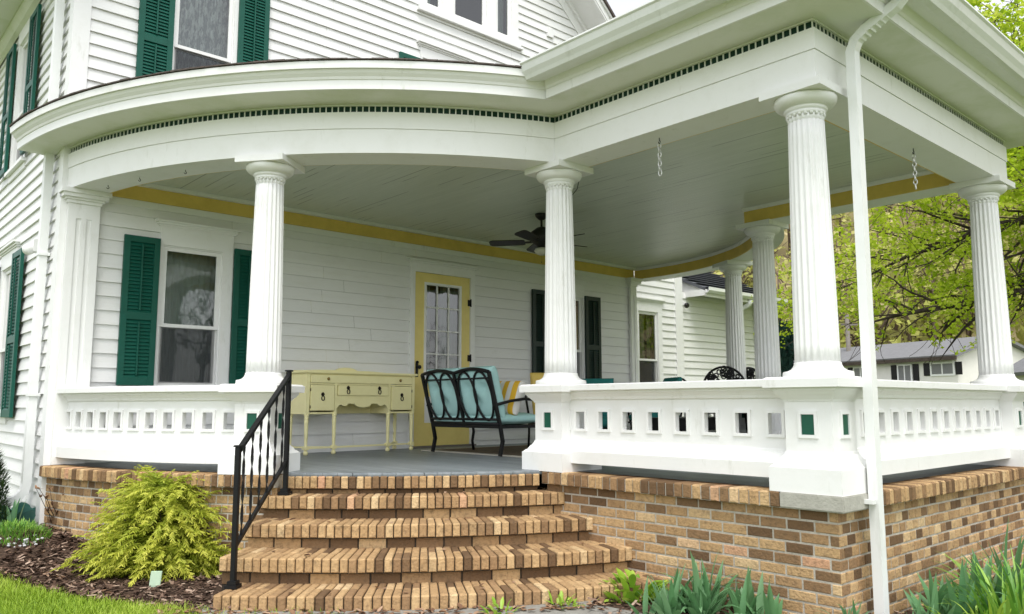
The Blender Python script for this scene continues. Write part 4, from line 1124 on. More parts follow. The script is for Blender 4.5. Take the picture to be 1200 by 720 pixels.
for y in (-.277,.277):
    mb=MB(); a_=Vector((-.27,0,1)).normalized(); nrm=Vector((1,0,.27)).normalized()
    cushion(mb,(.06-.27*.26,y,.635),a_,(0,1,0),nrm,.262,.277,.085,n=22,tufts=[(.2,-.45),(.2,.45),(-.35,0)]); put(mb,'back_cushion',M['teal'],ls)
pl=MB(); cushion(pl,(0,0,0),(1,0,0),(0,1,0),(0,0,1),.185,.20,.075,n=20)
o=pl.build('throw_pillow',M['stripe']); tag(o,'yellow and white striped throw pillow at the right end of the loveseat','pillow')
o.matrix_world=Matrix.Translation((.80,-1.88,.585))@Matrix.Rotation(radians(12),4,'Z')@Matrix.Rotation(radians(-66),4,'Y')
# ------------------------------------------------------------------ armchairs (local: faces +x)
def armchair(label,loc,rz,mtl='dkteal',kind='teal',seat_z=.36,back=.88):
    t=thing('armchair',label,'chair',(0,0,0))
    mb=MB(); h=.29
    for y in (-h,h):
        mb.tube([(-.02,y,0),(.0,y,.2),(.0,y,seat_z),(-.10,y,back-.08)],.014,8)
        mb.tube([(-.05,y,.62),(.2,y,.64),(.42,y,.62),(.5,y,.55),(.5,y,.4),(.46,y,.22),(.5,y,0)],.014,8)
        mb.bar((0,y,seat_z-.08),(.5,y,seat_z-.08),.025,.025)
    mb.bar((0,-h,seat_z-.08),(0,h,seat_z-.08),.025,.025); mb.bar((.5,-h,seat_z-.08),(.5,h,seat_z-.08),.025,.025)
    mb.tube([(-.10,-h,back-.08),(-.11,-h*.5,back-.03),(-.115,0,back-.01),(-.11,h*.5,back-.03),(-.10,h,back-.08)],.014,8)
    for k in range(5): y=-h+2*h*(k+1)/6; mb.tube([(0,y,seat_z),(-.105,y,back-.04)],.007,6)
    mb.build('frame',M['black'],t)
    mb=MB(); cushion(mb,(.25,0,seat_z-.01),(1,0,0),(0,1,0),(0,0,1),.26,.27,.075); mb.build('seat_cushion',M[mtl],t)
    mb=MB(); cushion(mb,(.02,0,seat_z+.27),(-.2,0,1),(0,1,0),(1,0,.2),.25,.26,.06); mb.build('back_cushion',M[mtl],t)
    t.location=loc; t.rotation_euler=(0,0,rz); return t
armchair('armchair with a teal back cushion in front of the olive curtained window',(4.05,-1.55,0),radians(150))
armchair('armchair with a teal cushion just right of the second column',(2.62,-1.45,-.0),radians(200),seat_z=.32,back=.74)
armchair('black armchair with a yellow cushion at the right end of the loveseat',(2.05,-1.30,0),radians(250),'yellow',seat_z=.38,back=.70)
def cast_chair(label,loc,rz):
    t=thing('cast_iron_chair',label,'chair',(0,0,0))
    mb=MB(); h=.25
    for (x,y) in ((0,-h),(0,h),(.44,-h),(.44,h)): mb.tube([(x,y,.42),(x+(.03 if x else -.03),y*1.05,.2),(x+(.06 if x else -.06),y*1.15,0)],[.014,.011,.016],8)
    mb.tube([(-.02,-h,.42),(-.05,-h-.02,.6)]+[(-.09-.03*sin(a),-(h+.03)*cos(a),.72+.30*sin(a)) for a in [pi*k/16 for k in range(17)]]+[(-.05,h+.02,.6),(-.02,h,.42)],.016,8)
    for s in (-1,1): mb.tube([(-.06,s*(h+.02),.66),(.15,s*(h+.05),.68),(.36,s*(h+.05),.66),(.42,s*(h+.03),.58),(.42,s*h,.42)],.013,8)
    # lattice back: interlaced scrolls
    for k in range(170):
        y=R.uniform(-.24,.24); z=R.uniform(.52,1.0)
        if (y/.27)**2+max(0,(z-.72)/.29)**2>.92: continue
        r=R.uniform(.016,.034); x=-.055-.14*(z-.5)*.6
        mb.tube([(x,y+r*cos(a),z+r*sin(a)) for a in [2*pi*q/10 for q in range(11)]],.010,5,cap=False)
    mb.build('frame',M['black'],t)
    mb=MB(); mb.lathe([(.001,.40),(.26,.40),(.275,.41),(.26,.425),(.001,.425)],(.21,0,0),24); mb.build('seat',M['black'],t)
    t.location=loc; t.rotation_euler=(0,0,rz)
cast_chair('ornate black cast iron chair nearer the second column, larger looking of the pair',(4.55,-2.05,0),radians(215))
cast_chair('ornate black cast iron chair partly hidden behind the other one beside the rear columns',(5.05,-2.0,0),radians(165))
ct=thing('coffee_table','low black metal coffee table glimpsed through the openings of the front railing','table',(3.35,-2.35,0),radians(10))
mb=MB(); mb.box(-.55,.55,-.32,.32,.345,.365); mb.box(-.52,.52,-.29,-.27,.22,.345); mb.box(-.52,.52,.27,.29,.22,.345); mb.box(-.52,-.50,-.27,.27,.22,.345); mb.box(.50,.52,-.27,.27,.22,.345); put(mb,'tabletop',M['black'],ct)
for (x,y) in ((-.5,-.27),(.5,-.27),(-.5,.27),(.5,.27)):
    mb=MB(); mb.tube([(x,y,.34),(x*1.02,y*1.02,.15),(x*1.06,y*1.06,0)],[.02,.016,.02],8); put(mb,'leg',M['black'],ct)
mb=MB(); mb.box(-.45,.45,-.24,.24,.10,.115); put(mb,'shelf',M['black'],ct)
# ------------------------------------------------------------------ ceiling fan
fx,fy=1.52,-1.70
fan=thing('ceiling_fan','black five blade ceiling fan hanging from the porch ceiling','ceiling fan',(fx,fy,2.68))
mb=MB(); mb.lathe([(.001,2.677),(.075,2.677),(.07,2.65),(.03,2.61),(.001,2.605)],(fx,fy,0),20); mb.build('canopy',M['fanblack'],fan)
mb=MB(); mb.tube([(fx,fy,2.64),(fx,fy,2.53)],.013,10); mb.build('downrod',M['fanblack'],fan)
mb=MB(); mb.lathe([(.02,2.53),(.05,2.52),(.12,2.47),(.14,2.41),(.135,2.37),(.09,2.33),(.06,2.31),(.05,2.29),(.02,2.285)],(fx,fy,0),24); mb.build('motor_housing',M['fanblack'],fan)
mb=MB(); mb.lathe([(.03,2.29),(.07,2.28),(.085,2.25),(.06,2.215),(.02,2.20)],(fx,fy,0),20); mb.build('lamp_shade',M['shade'],fan)
for k in range(5):
    a=radians(-14+72*k); u=Vector((cos(a),sin(a),0)); v=Vector((-sin(a),cos(a),0)); tilt=Vector((0,0,.25))
    mb=MB(); c=Vector((fx,fy,2.355)); v2=(v+tilt).normalized()
    mb.rbox(c+u*.16,u*.06,v2*.018,(0,0,.004))
    pr=[(.19,.05),(.22,.062),(.55,.072),(.585,.06),(.60,.035)]
    b=len(mb.v)
    for (d,h) in pr:
        for (sg,zz) in ((-1,.004),(1,.004),(1,-.004),(-1,-.004)): mb.v.append(tuple(c+u*d+v2*h*sg+Vector((0,0,zz))))
    for i in range(len(pr)-1):
        for q in range(4): mb.f.append((b+i*4+q,b+i*4+(q+1)%4,b+i*4+4+(q+1)%4,b+i*4+4+q)); mb.t.append(.5); mb.sm.append(False)
    mb.f.append((b,b+1,b+2,b+3)); mb.t.append(.5); mb.sm.append(False); e_=b+(len(pr)-1)*4; mb.f.append((e_+3,e_+2,e_+1,e_)); mb.t.append(.5); mb.sm.append(False)
    mb.build('blade',M['fanblack'],fan)
mb=MB(); 
for i,d in enumerate((-.03,.04)): mb.tube([(fx+d,fy-.03,2.30),(fx+d,fy-.03,2.12)],.0015,4); mb.sphere((fx+d,fy-.03,2.115),.008,n=6,m_=4)
mb.build('pull_chain',M['gold'],fan)
# ------------------------------------------------------------------ chains and hooks
def chain(label,x,y,z0,z1,ax,lab_hook=True):
    t=thing('hanging_chain',label,'chain',(x,y,z0))
    mb=MB(); mb.tube([(x,y,z0+.005),(x,y,z0-.02)]+[(x+.012*ax[0]*sin(a),y+.012*ax[1]*sin(a),z0-.032+.012*cos(a)) for a in [pi*k/8 for k in range(13)]],.0035,6); mb.build('hook',M['black'],t)
    n=int((z0-.045-z1)/.035); mb=MB()
    for k in range(n):
        zc=z0-.060-k*.035; u=Vector((1,0,0)) if k%2 else Vector((0,1,0)); u=(u+Vector((.35,.2,0))).normalized() if k%2 else (u+Vector((-.2,.35,0))).normalized()
        mb.tube([(x+u.x*.013*cos(a),y+u.y*.013*cos(a),zc+.0235*sin(a)) for a in [2*pi*q/14 for q in range(15)]],.0044,6,cap=False)
    mb.build('links',M['steel'],t)
chain('white chain hanging from the beam between the second and corner columns',0,-4.55,2.503,2.20,(1,0))
chain('white chain hanging from the front beam right of the downspout',1.69,P3y,2.503,2.17,(1,0))

# ------------------------------------------------------------------ plants
def blade(mb,p,az,L,w,lean_,arch,tone=None,n=6,fold=.25,tip=.05,roll=0,wmid=.35):
    """sword leaf: starts along 'lean_' from vertical in azimuth az, bends by 'arch' along its length"""
    p=Vector(p); u=Vector((cos(az),sin(az),0)); side=Vector((-sin(az),cos(az),0))
    if roll: side=(side*cos(roll)+Vector((0,0,1))*sin(roll)).normalized()
    b=len(mb.v); q=p.copy(); tn=R.random() if tone is None else max(0,min(1,tone+R.uniform(-.18,.18)))
    for i in range(n+1):
        t=i/n; a=lean_+arch*t*t
        d=u*sin(a)+Vector((0,0,1))*cos(a)
        ww=w*(.62+.38*min(1,t/wmid)) if t<wmid else w*max(.02,1-((t-wmid)/(1-wmid))**1.8)
        nn=d.cross(side).normalized()
        mb.v += [tuple(q-side*ww/2+nn*ww*fold*.5),tuple(q-nn*0),tuple(q+side*ww/2+nn*ww*fold*.5)]
        q=q+d*(L/n)
    for i in range(n):
        for k in (0,1):
            mb.f.append((b+i*3+k,b+i*3+k+1,b+(i+1)*3+k+1,b+(i+1)*3+k)); mb.t.append(max(0,min(1,tn+.12*(i/n-.5)))); mb.sm.append(True)
def iris(loc,nf,spread,hmin,hmax,label,group='iris clumps along the brick wall',w=.055,mtl='iris',tone=.5,az0=None):
    t=thing('iris_plant',label,'plant',(loc[0],loc[1],gz(*loc)),0,group)
    mb=MB()
    for k in range(nf):
        r=spread*sqrt(R.random()); a=R.uniform(0,2*pi); x=loc[0]+r*cos(a); y=loc[1]+r*sin(a)*.8; fa=R.uniform(0,pi) if az0 is None else az0+R.uniform(-.5,.5)
        n=R.randint(3,5); bt=tone+R.uniform(-.2,.2)
        for j in range(n):
            o=(j-(n-1)/2)/max(1,(n-1)/2)
            L=R.uniform(hmin,hmax)*(1-.35*abs(o))
            az=fa if o>0 else fa+pi
            if R.random()<.22: blade(mb,(x+.02*o*cos(fa),y+.02*o*sin(fa),gz(x,y)-.01),az+R.uniform(-.3,.3),L,w*R.uniform(.8,1.1),.25+.35*abs(o),R.uniform(1.0,1.9),bt,9)
            else: blade(mb,(x+.02*o*cos(fa),y+.02*o*sin(fa),gz(x,y)-.01),az+R.uniform(-.25,.25),L,w*R.uniform(.75,1.15),.06+.55*abs(o),R.uniform(-.1,.6),bt,7,roll=R.uniform(-.4,.4))
    mb.build('leaves',M[mtl],t)
    return t
iris((-.70,-5.0),7,.12,.26,.38,'pale grey green iris clump beside the bright lime green plant',tone=.7)
iris((-.56,-5.10),9,.15,.32,.46,'broad grey green iris clump second from the bright lime green plant',tone=.6)
iris((-.42,-5.12),8,.14,.30,.46,'tallest iris clump in front of the long brick wall left of the corner')
iris((-.36,-5.42),9,.15,.24,.38,'iris clump at the foot of the brick wall just left of the brick corner')
iris((-.22,-5.88),6,.13,.22,.36,'thin reedy iris clump low in front of the brick corner left of the downspout',w=.022)
iris((.12,-6.22),4,.10,.16,.30,'small iris clump right at the bottom of the downspout',w=.03)
iris((.42,-6.22),7,.13,.34,.50,'iris clump with upright swords nearest the right of the downspout')
iris((.72,-6.24),7,.14,.30,.46,'darker iris clump second to the right of the downspout',tone=.4)
iris((1.05,-6.22),7,.14,.34,.50,'iris clump in front of the right hand brickwork, third from the downspout',tone=.45)
iris((1.45,-6.26),7,.16,.46,.66,'tallest iris clump at the right edge of the picture',tone=.4)
def lily(loc,n,spread,hmin,hmax,label,mtl='lily',w=.022,group='grassy lily clumps in the right bed',lean_=(.15,.7),arch=(.5,1.5)):
    t=thing('lily_plant',label,'plant',(loc[0],loc[1],gz(*loc)),0,group); mb=MB()
    for k in range(n):
        a=R.uniform(0,2*pi); r=spread*sqrt(R.random())
        x=loc[0]+r*cos(a); y=loc[1]+r*sin(a)
        blade(mb,(x,y,gz(x,y)-.01),a+R.uniform(-.6,.6),R.uniform(hmin,hmax),w*R.uniform(.7,1.2),R.uniform(*lean_),R.uniform(*arch),None,8)
    mb.build('leaves',M[mtl],t)
lily((.30,-6.45),30,.16,.22,.40,'light green strappy clump leaning towards the downspout',mtl='bright')
lily((.62,-6.50),80,.24,.28,.50,'bright strappy leaved clump spilling over in the middle of the right bed')
lily((.98,-6.48),80,.24,.30,.54,'bright strappy leaved clump at the right edge under the tallest iris')
lily((1.30,-6.50),50,.24,.30,.50,'bright strappy clump cut off by the lower right corner of the picture')
def rosette(loc,n,spread,L0,L1,w,label,mtl='bright',cat='plant',name='leafy_plant',height=.2,lean_=(.3,1.2),arch=(.3,.9),fold=.35,tone=None,group=None):
    t=thing(name,label,cat,(loc[0],loc[1],gz(*loc)),0,group); mb=MB()
    for k in range(n):
        a=R.uniform(0,2*pi); r=spread*sqrt(R.random()); x=loc[0]+r*cos(a); y=loc[1]+r*sin(a)
        blade(mb,(x,y,gz(x,y)+R.uniform(0,height)*(1-r/(spread+.01))),a+R.uniform(-.5,.5),R.uniform(L0,L1),w*R.uniform(.8,1.25),R.uniform(*lean_),R.uniform(*arch),tone,6,fold,wmid=.5)
    mb.build('leaves',M[mtl],t)
rosette((-.47,-4.62),110,.18,.10,.17,.055,'bright lime green leafy plant at the right end of the bottom step')
for (x,y,lab) in ((-.98,-4.45,'small leafy weed sprouting at the foot of the bottom step, right one'),(-1.38,-4.32,'tiny weed sprouting at the foot of the bottom step, middle one')):
    rosette((x,y),22,.08,.05,.10,.022,lab,height=.12,name='weed',group='weeds along the bottom step')
rosette((-3.02,.30),14,.20,.20,.30,.13,'bluish green broad leaved plant under the left downspout',mtl='blueleaf',lean_=(.3,1.1),arch=(.3,1.0),height=.06)
rosette((-2.72,-.62),7,.06,.20,.30,.045,'young broad tulip leaves standing against the left brickwork',mtl='iris',lean_=(.05,.3),arch=(.1,.3),height=.02,name='tulip_plant')
rosette((-2.83,-.18),5,.05,.20,.28,.035,'small tulip leaves close to the house corner',mtl='iris',lean_=(.05,.3),arch=(.1,.3),height=.02,name='tulip_plant')
rosette((-3.22,-.12),5,.04,.24,.32,.035,'narrow tulip leaves behind the low green mound at far left',mtl='iris',lean_=(.05,.25),arch=(.1,.3),height=.02,name='tulip_plant')
rosette((-2.02,-1.98),6,.07,.18,.26,.085,'broad pale leaves lying on the mulch beside the third step',mtl='iris',lean_=(.6,1.2),arch=(.2,.6),height=.02,tone=.8)
# low green mound with white flowers
t=thing('candytuft_plant','low bright green mound dotted with white flowers at the far left of the bed','plant',(-3.25,-.55,gz(-3.25,-.55)))
mb=MB(); mf_=MB()
for k in range(900):
    a=R.uniform(0,2*pi); r=.26*sqrt(R.random()); x=-3.27+r*cos(a); y=-.50+r*sin(a); h=.16*sqrt(max(0,1-(r/.28)**2))
    blade(mb,(x,y,gz(x,y)+h*R.uniform(.5,1)),a+R.uniform(-1,1),R.uniform(.03,.06),.008,R.uniform(.1,.9),.3,None,2,.2)
mb.build('leaves',M['lily'],t)
for k in range(40):
    a=R.uniform(3.4,5.6); r=R.uniform(.16,.27); x=-3.27+r*cos(a); y=-.50+r*sin(a); mf_=MB(); mf_.sphere((x,y,gz(x,y)+R.uniform(.02,.10)),.014,(1,1,.6),6,4); mf_.build('flower',M['white_petal'],t)
# golden thread cypress
sx,sy=-2.49,-1.60; sz=gz(sx,sy)
t=thing('golden_cypress_shrub','yellow green feathery cypress shrub in front of the left brickwork','shrub',(sx,sy,sz))
mb=MB(); st=MB()
def spray(mb,p,d,L,tone):
    # drooping thread: short rachis with paired threads
    p=Vector(p); d=Vector(d).normalized(); n=max(5,int(L/.016)); side=d.cross(Vector((0,0,1))); side=side.normalized() if side.length>.01 else Vector((1,0,0))
    for i in range(n):
        t=i/n; d=(d+Vector((0,0,-.055))).normalized(); p=p+d*(L/n)
        for s in (-1,1):
            ln=.055*(1-.55*t)*R.uniform(.6,1.3); q=(side*s*R.uniform(.5,1.1)+d*R.uniform(.6,1.2)+Vector((0,0,R.uniform(-.55,.25)))).normalized()
            w_=q.cross(Vector((R.uniform(-1,1),R.uniform(-1,1),R.uniform(.2,1)))).normalized()*.0042
            e=p+q*ln; tn=max(0,min(1,tone+.25*t+R.uniform(-.15,.15)))
            mb.add([p-w_,p+w_,e+w_*.7+Vector((0,0,-.006)),e-w_*.7+Vector((0,0,-.006))],[(0,1,2,3)],tn)
lat=Vector((.955,-.30,0)); dpv=Vector((-.30,-.955,0))     # lateral and towards the lawn
for k in range(1250):
    a=R.uniform(0,2*pi); lay=R.random()**1.15
    rad=sqrt(R.uniform(.10,1))*(1-.64*lay**1.6)
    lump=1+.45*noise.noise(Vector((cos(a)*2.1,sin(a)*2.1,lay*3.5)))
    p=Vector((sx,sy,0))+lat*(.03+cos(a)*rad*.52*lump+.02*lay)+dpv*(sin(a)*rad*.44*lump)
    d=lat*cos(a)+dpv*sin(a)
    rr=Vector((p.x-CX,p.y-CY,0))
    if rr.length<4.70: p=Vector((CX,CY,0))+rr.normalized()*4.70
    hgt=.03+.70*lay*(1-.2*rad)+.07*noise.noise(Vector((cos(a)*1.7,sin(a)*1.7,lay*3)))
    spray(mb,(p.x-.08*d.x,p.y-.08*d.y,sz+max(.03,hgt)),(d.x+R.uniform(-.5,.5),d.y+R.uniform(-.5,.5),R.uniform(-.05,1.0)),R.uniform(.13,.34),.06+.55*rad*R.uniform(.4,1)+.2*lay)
for k in range(14):
    a=R.uniform(0,2*pi); r=R.uniform(.1,.4)
    st.tube([(sx,sy,sz-.02),(sx+r*.4*cos(a),sy+r*.4*sin(a),sz+.22),(sx+r*cos(a)*.8,sy+r*.6*sin(a),sz+R.uniform(.35,.6))],[.012,.008,.003],6)
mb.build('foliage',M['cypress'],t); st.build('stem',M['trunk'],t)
# evergreen at the far left
def conifer(loc,r,h,label,mtl,n,name='evergreen_shrub',cat='shrub',leafl=.05,wd=.012,cone=1.0,group=None):
    t=thing(name,label,cat,loc,0,group); mb=MB()
    for k in range(n):
        v=R.random()**.8; a=R.uniform(0,2*pi); rr=r*(1-v*cone)*(.65+.4*R.random())*(1+.25*noise.noise(Vector((cos(a)*2,sin(a)*2,v*6))))+.02
        x=loc[0]+rr*cos(a); y=loc[1]+rr*sin(a); z=loc[2]+.03+h*v
        tn=R.uniform(.1,.9)
        for j in range(3):
            blade(mb,(x,y,z),a+R.uniform(-1,1),leafl*R.uniform(.7,1.4),wd,R.uniform(.4,1.5),R.uniform(-.2,.6),tn,2,.1)
    mb.build('foliage',M[mtl],t)
    st=MB(); st.tube([(loc[0],loc[1],loc[2]-.1),(loc[0],loc[1],loc[2]+h*.9)],[r*.09,.01],7); st.build('trunk',M['trunk'],t)
conifer((-3.52,.16,gz(-3.5,.1)),.36,.92,'dark green evergreen shrub cut off by the left edge of the photo','conifer',3200,leafl=.06,cone=.75)
# reddish twiggy bush near the corner
t=thing('twiggy_bush','small bush with reddish brown twigs and leaves at the corner of the brickwork','shrub',(-2.88,-.05,gz(-2.88,-.05)))
mb=MB(); lf=MB()
for k in range(16):
    a=R.uniform(0,2*pi); x,y=-2.88,-.18; pts=[(x,y,gz(x,y))]
    for j in range(1,5): pts.append((x+.05*j*cos(a)+R.uniform(-.02,.02),y+.05*j*sin(a)+R.uniform(-.02,.02),gz(x,y)+.10*j*R.uniform(.7,1.1)))
    mb.tube(pts,[.004,.0035,.003,.0025,.002],5)
    for p in pts[1:]:
        for q in range(4): blade(lf,p,R.uniform(0,2*pi),.04,.02,R.uniform(.3,1.5),.4,None,3,.3)
mb.build('twigs',M['trunk'],t); lf.build('leaves',M['drytan'],t)
# pale marker stuck in the mulch
mx_,my_=-2.70,-2.16; z=gz(mx_,my_)
mb=MB(); mb.rbox((mx_,my_,z+.075),(.030,-.024,0),(.003,.004,0),(.006,-.004,.075)); o=mb.build('plant_marker',M['paleslab'],bevel=.003); tag(o,'pale green slab of a plant marker tilted in the mulch before the cypress shrub','plant marker')
# mulch chips and fallen leaves
mb=MB(); lf=MB()
def inbed():
    i=R.randrange(40); t=R.random(); u=R.random()
    if R.random()<.8:
        a=ea[i]; b=eb[i]; a2=ea[i+1]; b2=eb[i+1]
    else:
        i=R.randrange(6); a=ra[i]; b=rb[i]; a2=ra[i+1]; b2=rb[i+1]
    p=[(a[q]*(1-u)+a2[q]*u)*(1-t)+(b[q]*(1-u)+b2[q]*u)*t for q in (0,1)]
    return p
for k in range(9000):
    x,y=inbed(); z=gz(x,y)+.022+R.uniform(0,.03); a=R.uniform(0,pi); L_=R.uniform(.010,.036); w_=R.uniform(.004,.012)
    d=Vector((cos(a),sin(a),R.uniform(-.4,.4)))*L_; e=Vector((-sin(a),cos(a),R.uniform(-.5,.5)))*w_
    c=Vector((x,y,z+.008)); tn=R.random()**1.3
    mb.add([c-d-e,c+d-e*.7,c+d*.9+e,c-d+e*.8],[(0,1,2,3)],tn)
o=mb.build('mulch_chips',M['chip']); tag(o,'brown wood chip mulch covering the beds','mulch',kind='stuff')
for k in range(700):
    if R.random()<.55:
        x,y=inbed()
    else:
        a=R.uniform(18,52); r=R.gauss(5.74,.06); x,y=polr(a,r)
    z=gz(x,y)+.035 if R.random()<2 else 0
    if hypot(x-CX,y-CY)>5.62 and x>-3 and y<-2.2: z=max(z,-.735)
    blade(lf,(x,y,z),R.uniform(0,2*pi),R.uniform(.03,.065),R.uniform(.02,.04),R.uniform(1.2,1.7),R.uniform(-.8,.8),None,4,R.uniform(-.6,.8))
for k in range(26):
    q=R.choice(STEP[1:]); a=R.uniform(q[3]+1,q[2]-2); r=q[0]-R.uniform(.05,.27); x,y=polr(a,r)
    blade(lf,(x,y,q[1]+.006),R.uniform(0,2*pi),R.uniform(.025,.05),R.uniform(.02,.03),R.uniform(1.2,1.6),R.uniform(-.6,.6),None,4,R.uniform(-.4,.8))
o=lf.build('fallen_leaves',M['drytan']); tag(o,'dry brown leaves scattered along the steps and over the mulch','leaves',kind='stuff')
# grass
mb=MB()
def edge_y_at(x,y):   # is the point on the lawn side of the left bed edge?
    best=1e9; sgn=1
    for i in range(40):
        a=Vector(ea[i]); b=Vector(ea[i+1]); d=b-a; t=max(0,min(1,(Vector((x,y))-a).dot(d)/d.dot(d))); q=a+d*t; l=(Vector((x,y))-q).length
        if l<best: best=l; n=Vector((d.y,-d.x)); sgn=(Vector((x,y))-q).dot(n)
    return best if sgn>0 else -best
cnt=0
while cnt<42000:
    x=R.uniform(-5.4,-1.9); y=R.uniform(-6.2,-.2)
    if cnt<30000: x=R.uniform(-4.3,-2.1); y=R.uniform(-3.9,-.3)
    d=edge_y_at(x,y)
    if d<-.02+R.uniform(-.05,.03): continue
    if hypot(x-CX,y-CY)<6.06 and x>-2.75 and y<-3.0 and hypot(x-CX,y-CY)<5.72+R.uniform(0,.25): 
        if R.random()<.85: continue
    dense=noise.noise(Vector((x*2.2,y*2.2,1)))
    if dense<-.35 and R.random()<.5: continue
    tn=max(0,min(1,.5+.5*noise.noise(Vector((x*1.3,y*1.3,8)))+R.uniform(-.25,.25)))
    L_=R.uniform(.035,.085)*(1+.4*dense)
    p=Vector((x,y,gz(x,y)-.004)); a=R.uniform(0,2*pi); u=Vector((cos(a),sin(a),0)); s_=Vector((-sin(a),cos(a),0))*R.uniform(.0022,.0042); l1=R.uniform(.1,.55); l2=l1+R.uniform(.1,.8)
    m1=p+(u*sin(l1)+Vector((0,0,cos(l1))))*L_*.55; m2=m1+(u*sin(l2)+Vector((0,0,cos(l2))))*L_*.45
    mb.add([p-s_,p+s_,m1+s_*.8,m1-s_*.8,m2],[(0,1,2,3),(3,2,4)],tn); cnt+=1
o=mb.build('grass',M['grass']); tag(o,'bright green lawn grass in front of the left bed','grass',kind='stuff')

# ------------------------------------------------------------------ background
def dirpx(u,v,D):   # point at horizontal distance D from the camera in the direction of a photo pixel (used to survey where far things stand)
    d=_fw+_rt*((u-600)/938.75)-_up*((v-360)/938.75); return CAM+d*(D/hypot(d.x,d.y))
# wooded hillside
mb=MB(); na,nr=60,26
def hill_h(az,r):
    t=sstep(48,150,r); return -1.2+46*t*(1+.12*sin(az*5)+.08*sin(az*13+1))+2.0*noise.noise(Vector((az*9,r*.05,2)))*t
for j in range(nr):
    r=46+ (230-46)*(j/(nr-1))
    for i in range(na):
        az=radians(12+ (128-12)*i/(na-1)); mb.v.append((CAM.x+r*sin(az),CAM.y+r*cos(az),hill_h(az,r)))
for j in range(nr-1):
    for i in range(na-1): mb.f.append((j*na+i,j*na+i+1,(j+1)*na+i+1,(j+1)*na+i)); mb.t.append(.5); mb.sm.append(True)
struct(mb,'hillside',M['hillsoil'])
mb=MB(); tk=MB()
for k in range(620):
    az=radians(R.uniform(50,84) if k<480 else R.uniform(14,126)); r=52+R.random()**.8*95
    x,y=CAM.x+r*sin(az),CAM.y+r*cos(az); z=hill_h(az,r); h=R.uniform(7,12); cr=R.uniform(2.0,3.6); base=R.uniform(.0,.9)
    tk.tube([(x,y,z-.5),(x+R.uniform(-.3,.3),y,z+h*.5),(x+R.uniform(-.6,.6),y,z+h*.95)],[.18,.13,.04],5)
    for q in range(5):
        a=R.uniform(0,2*pi); tk.tube([(x,y,z+h*R.uniform(.35,.7)),(x+cr*.8*cos(a),y+cr*.8*sin(a),z+h*R.uniform(.7,.98))],[.07,.02],4)
    if base>.80: nl=25
    else: nl=150
    for q in range(nl):
        a=R.uniform(0,2*pi); b=R.uniform(-1,1); rr=R.random()**.4
        p=Vector((x+cr*rr*cos(a)*sqrt(1-b*b),y+cr*rr*sin(a)*sqrt(1-b*b),z+h*.66+h*.36*rr*b))
        s_=R.uniform(.16,.38); u=Vector((R.gauss(0,1),R.gauss(0,1),R.gauss(0,1))).normalized(); v=u.orthogonal().normalized()
        mb.add([p+u*s_,p+v*s_*.7,p-u*s_,p-v*s_*.7],[(0,1,2,3)],max(0,min(1,base+R.uniform(-.25,.25))))
o=mb.build('woodland',M['hill']); tag(o,'spring woodland in pale yellow green covering the hillside','woodland',kind='stuff')
o=tk.build('woodland_trunks',M['hilltrunk']); tag(o,'bare grey brown trunks and branches of the hillside woodland','woodland',kind='stuff')
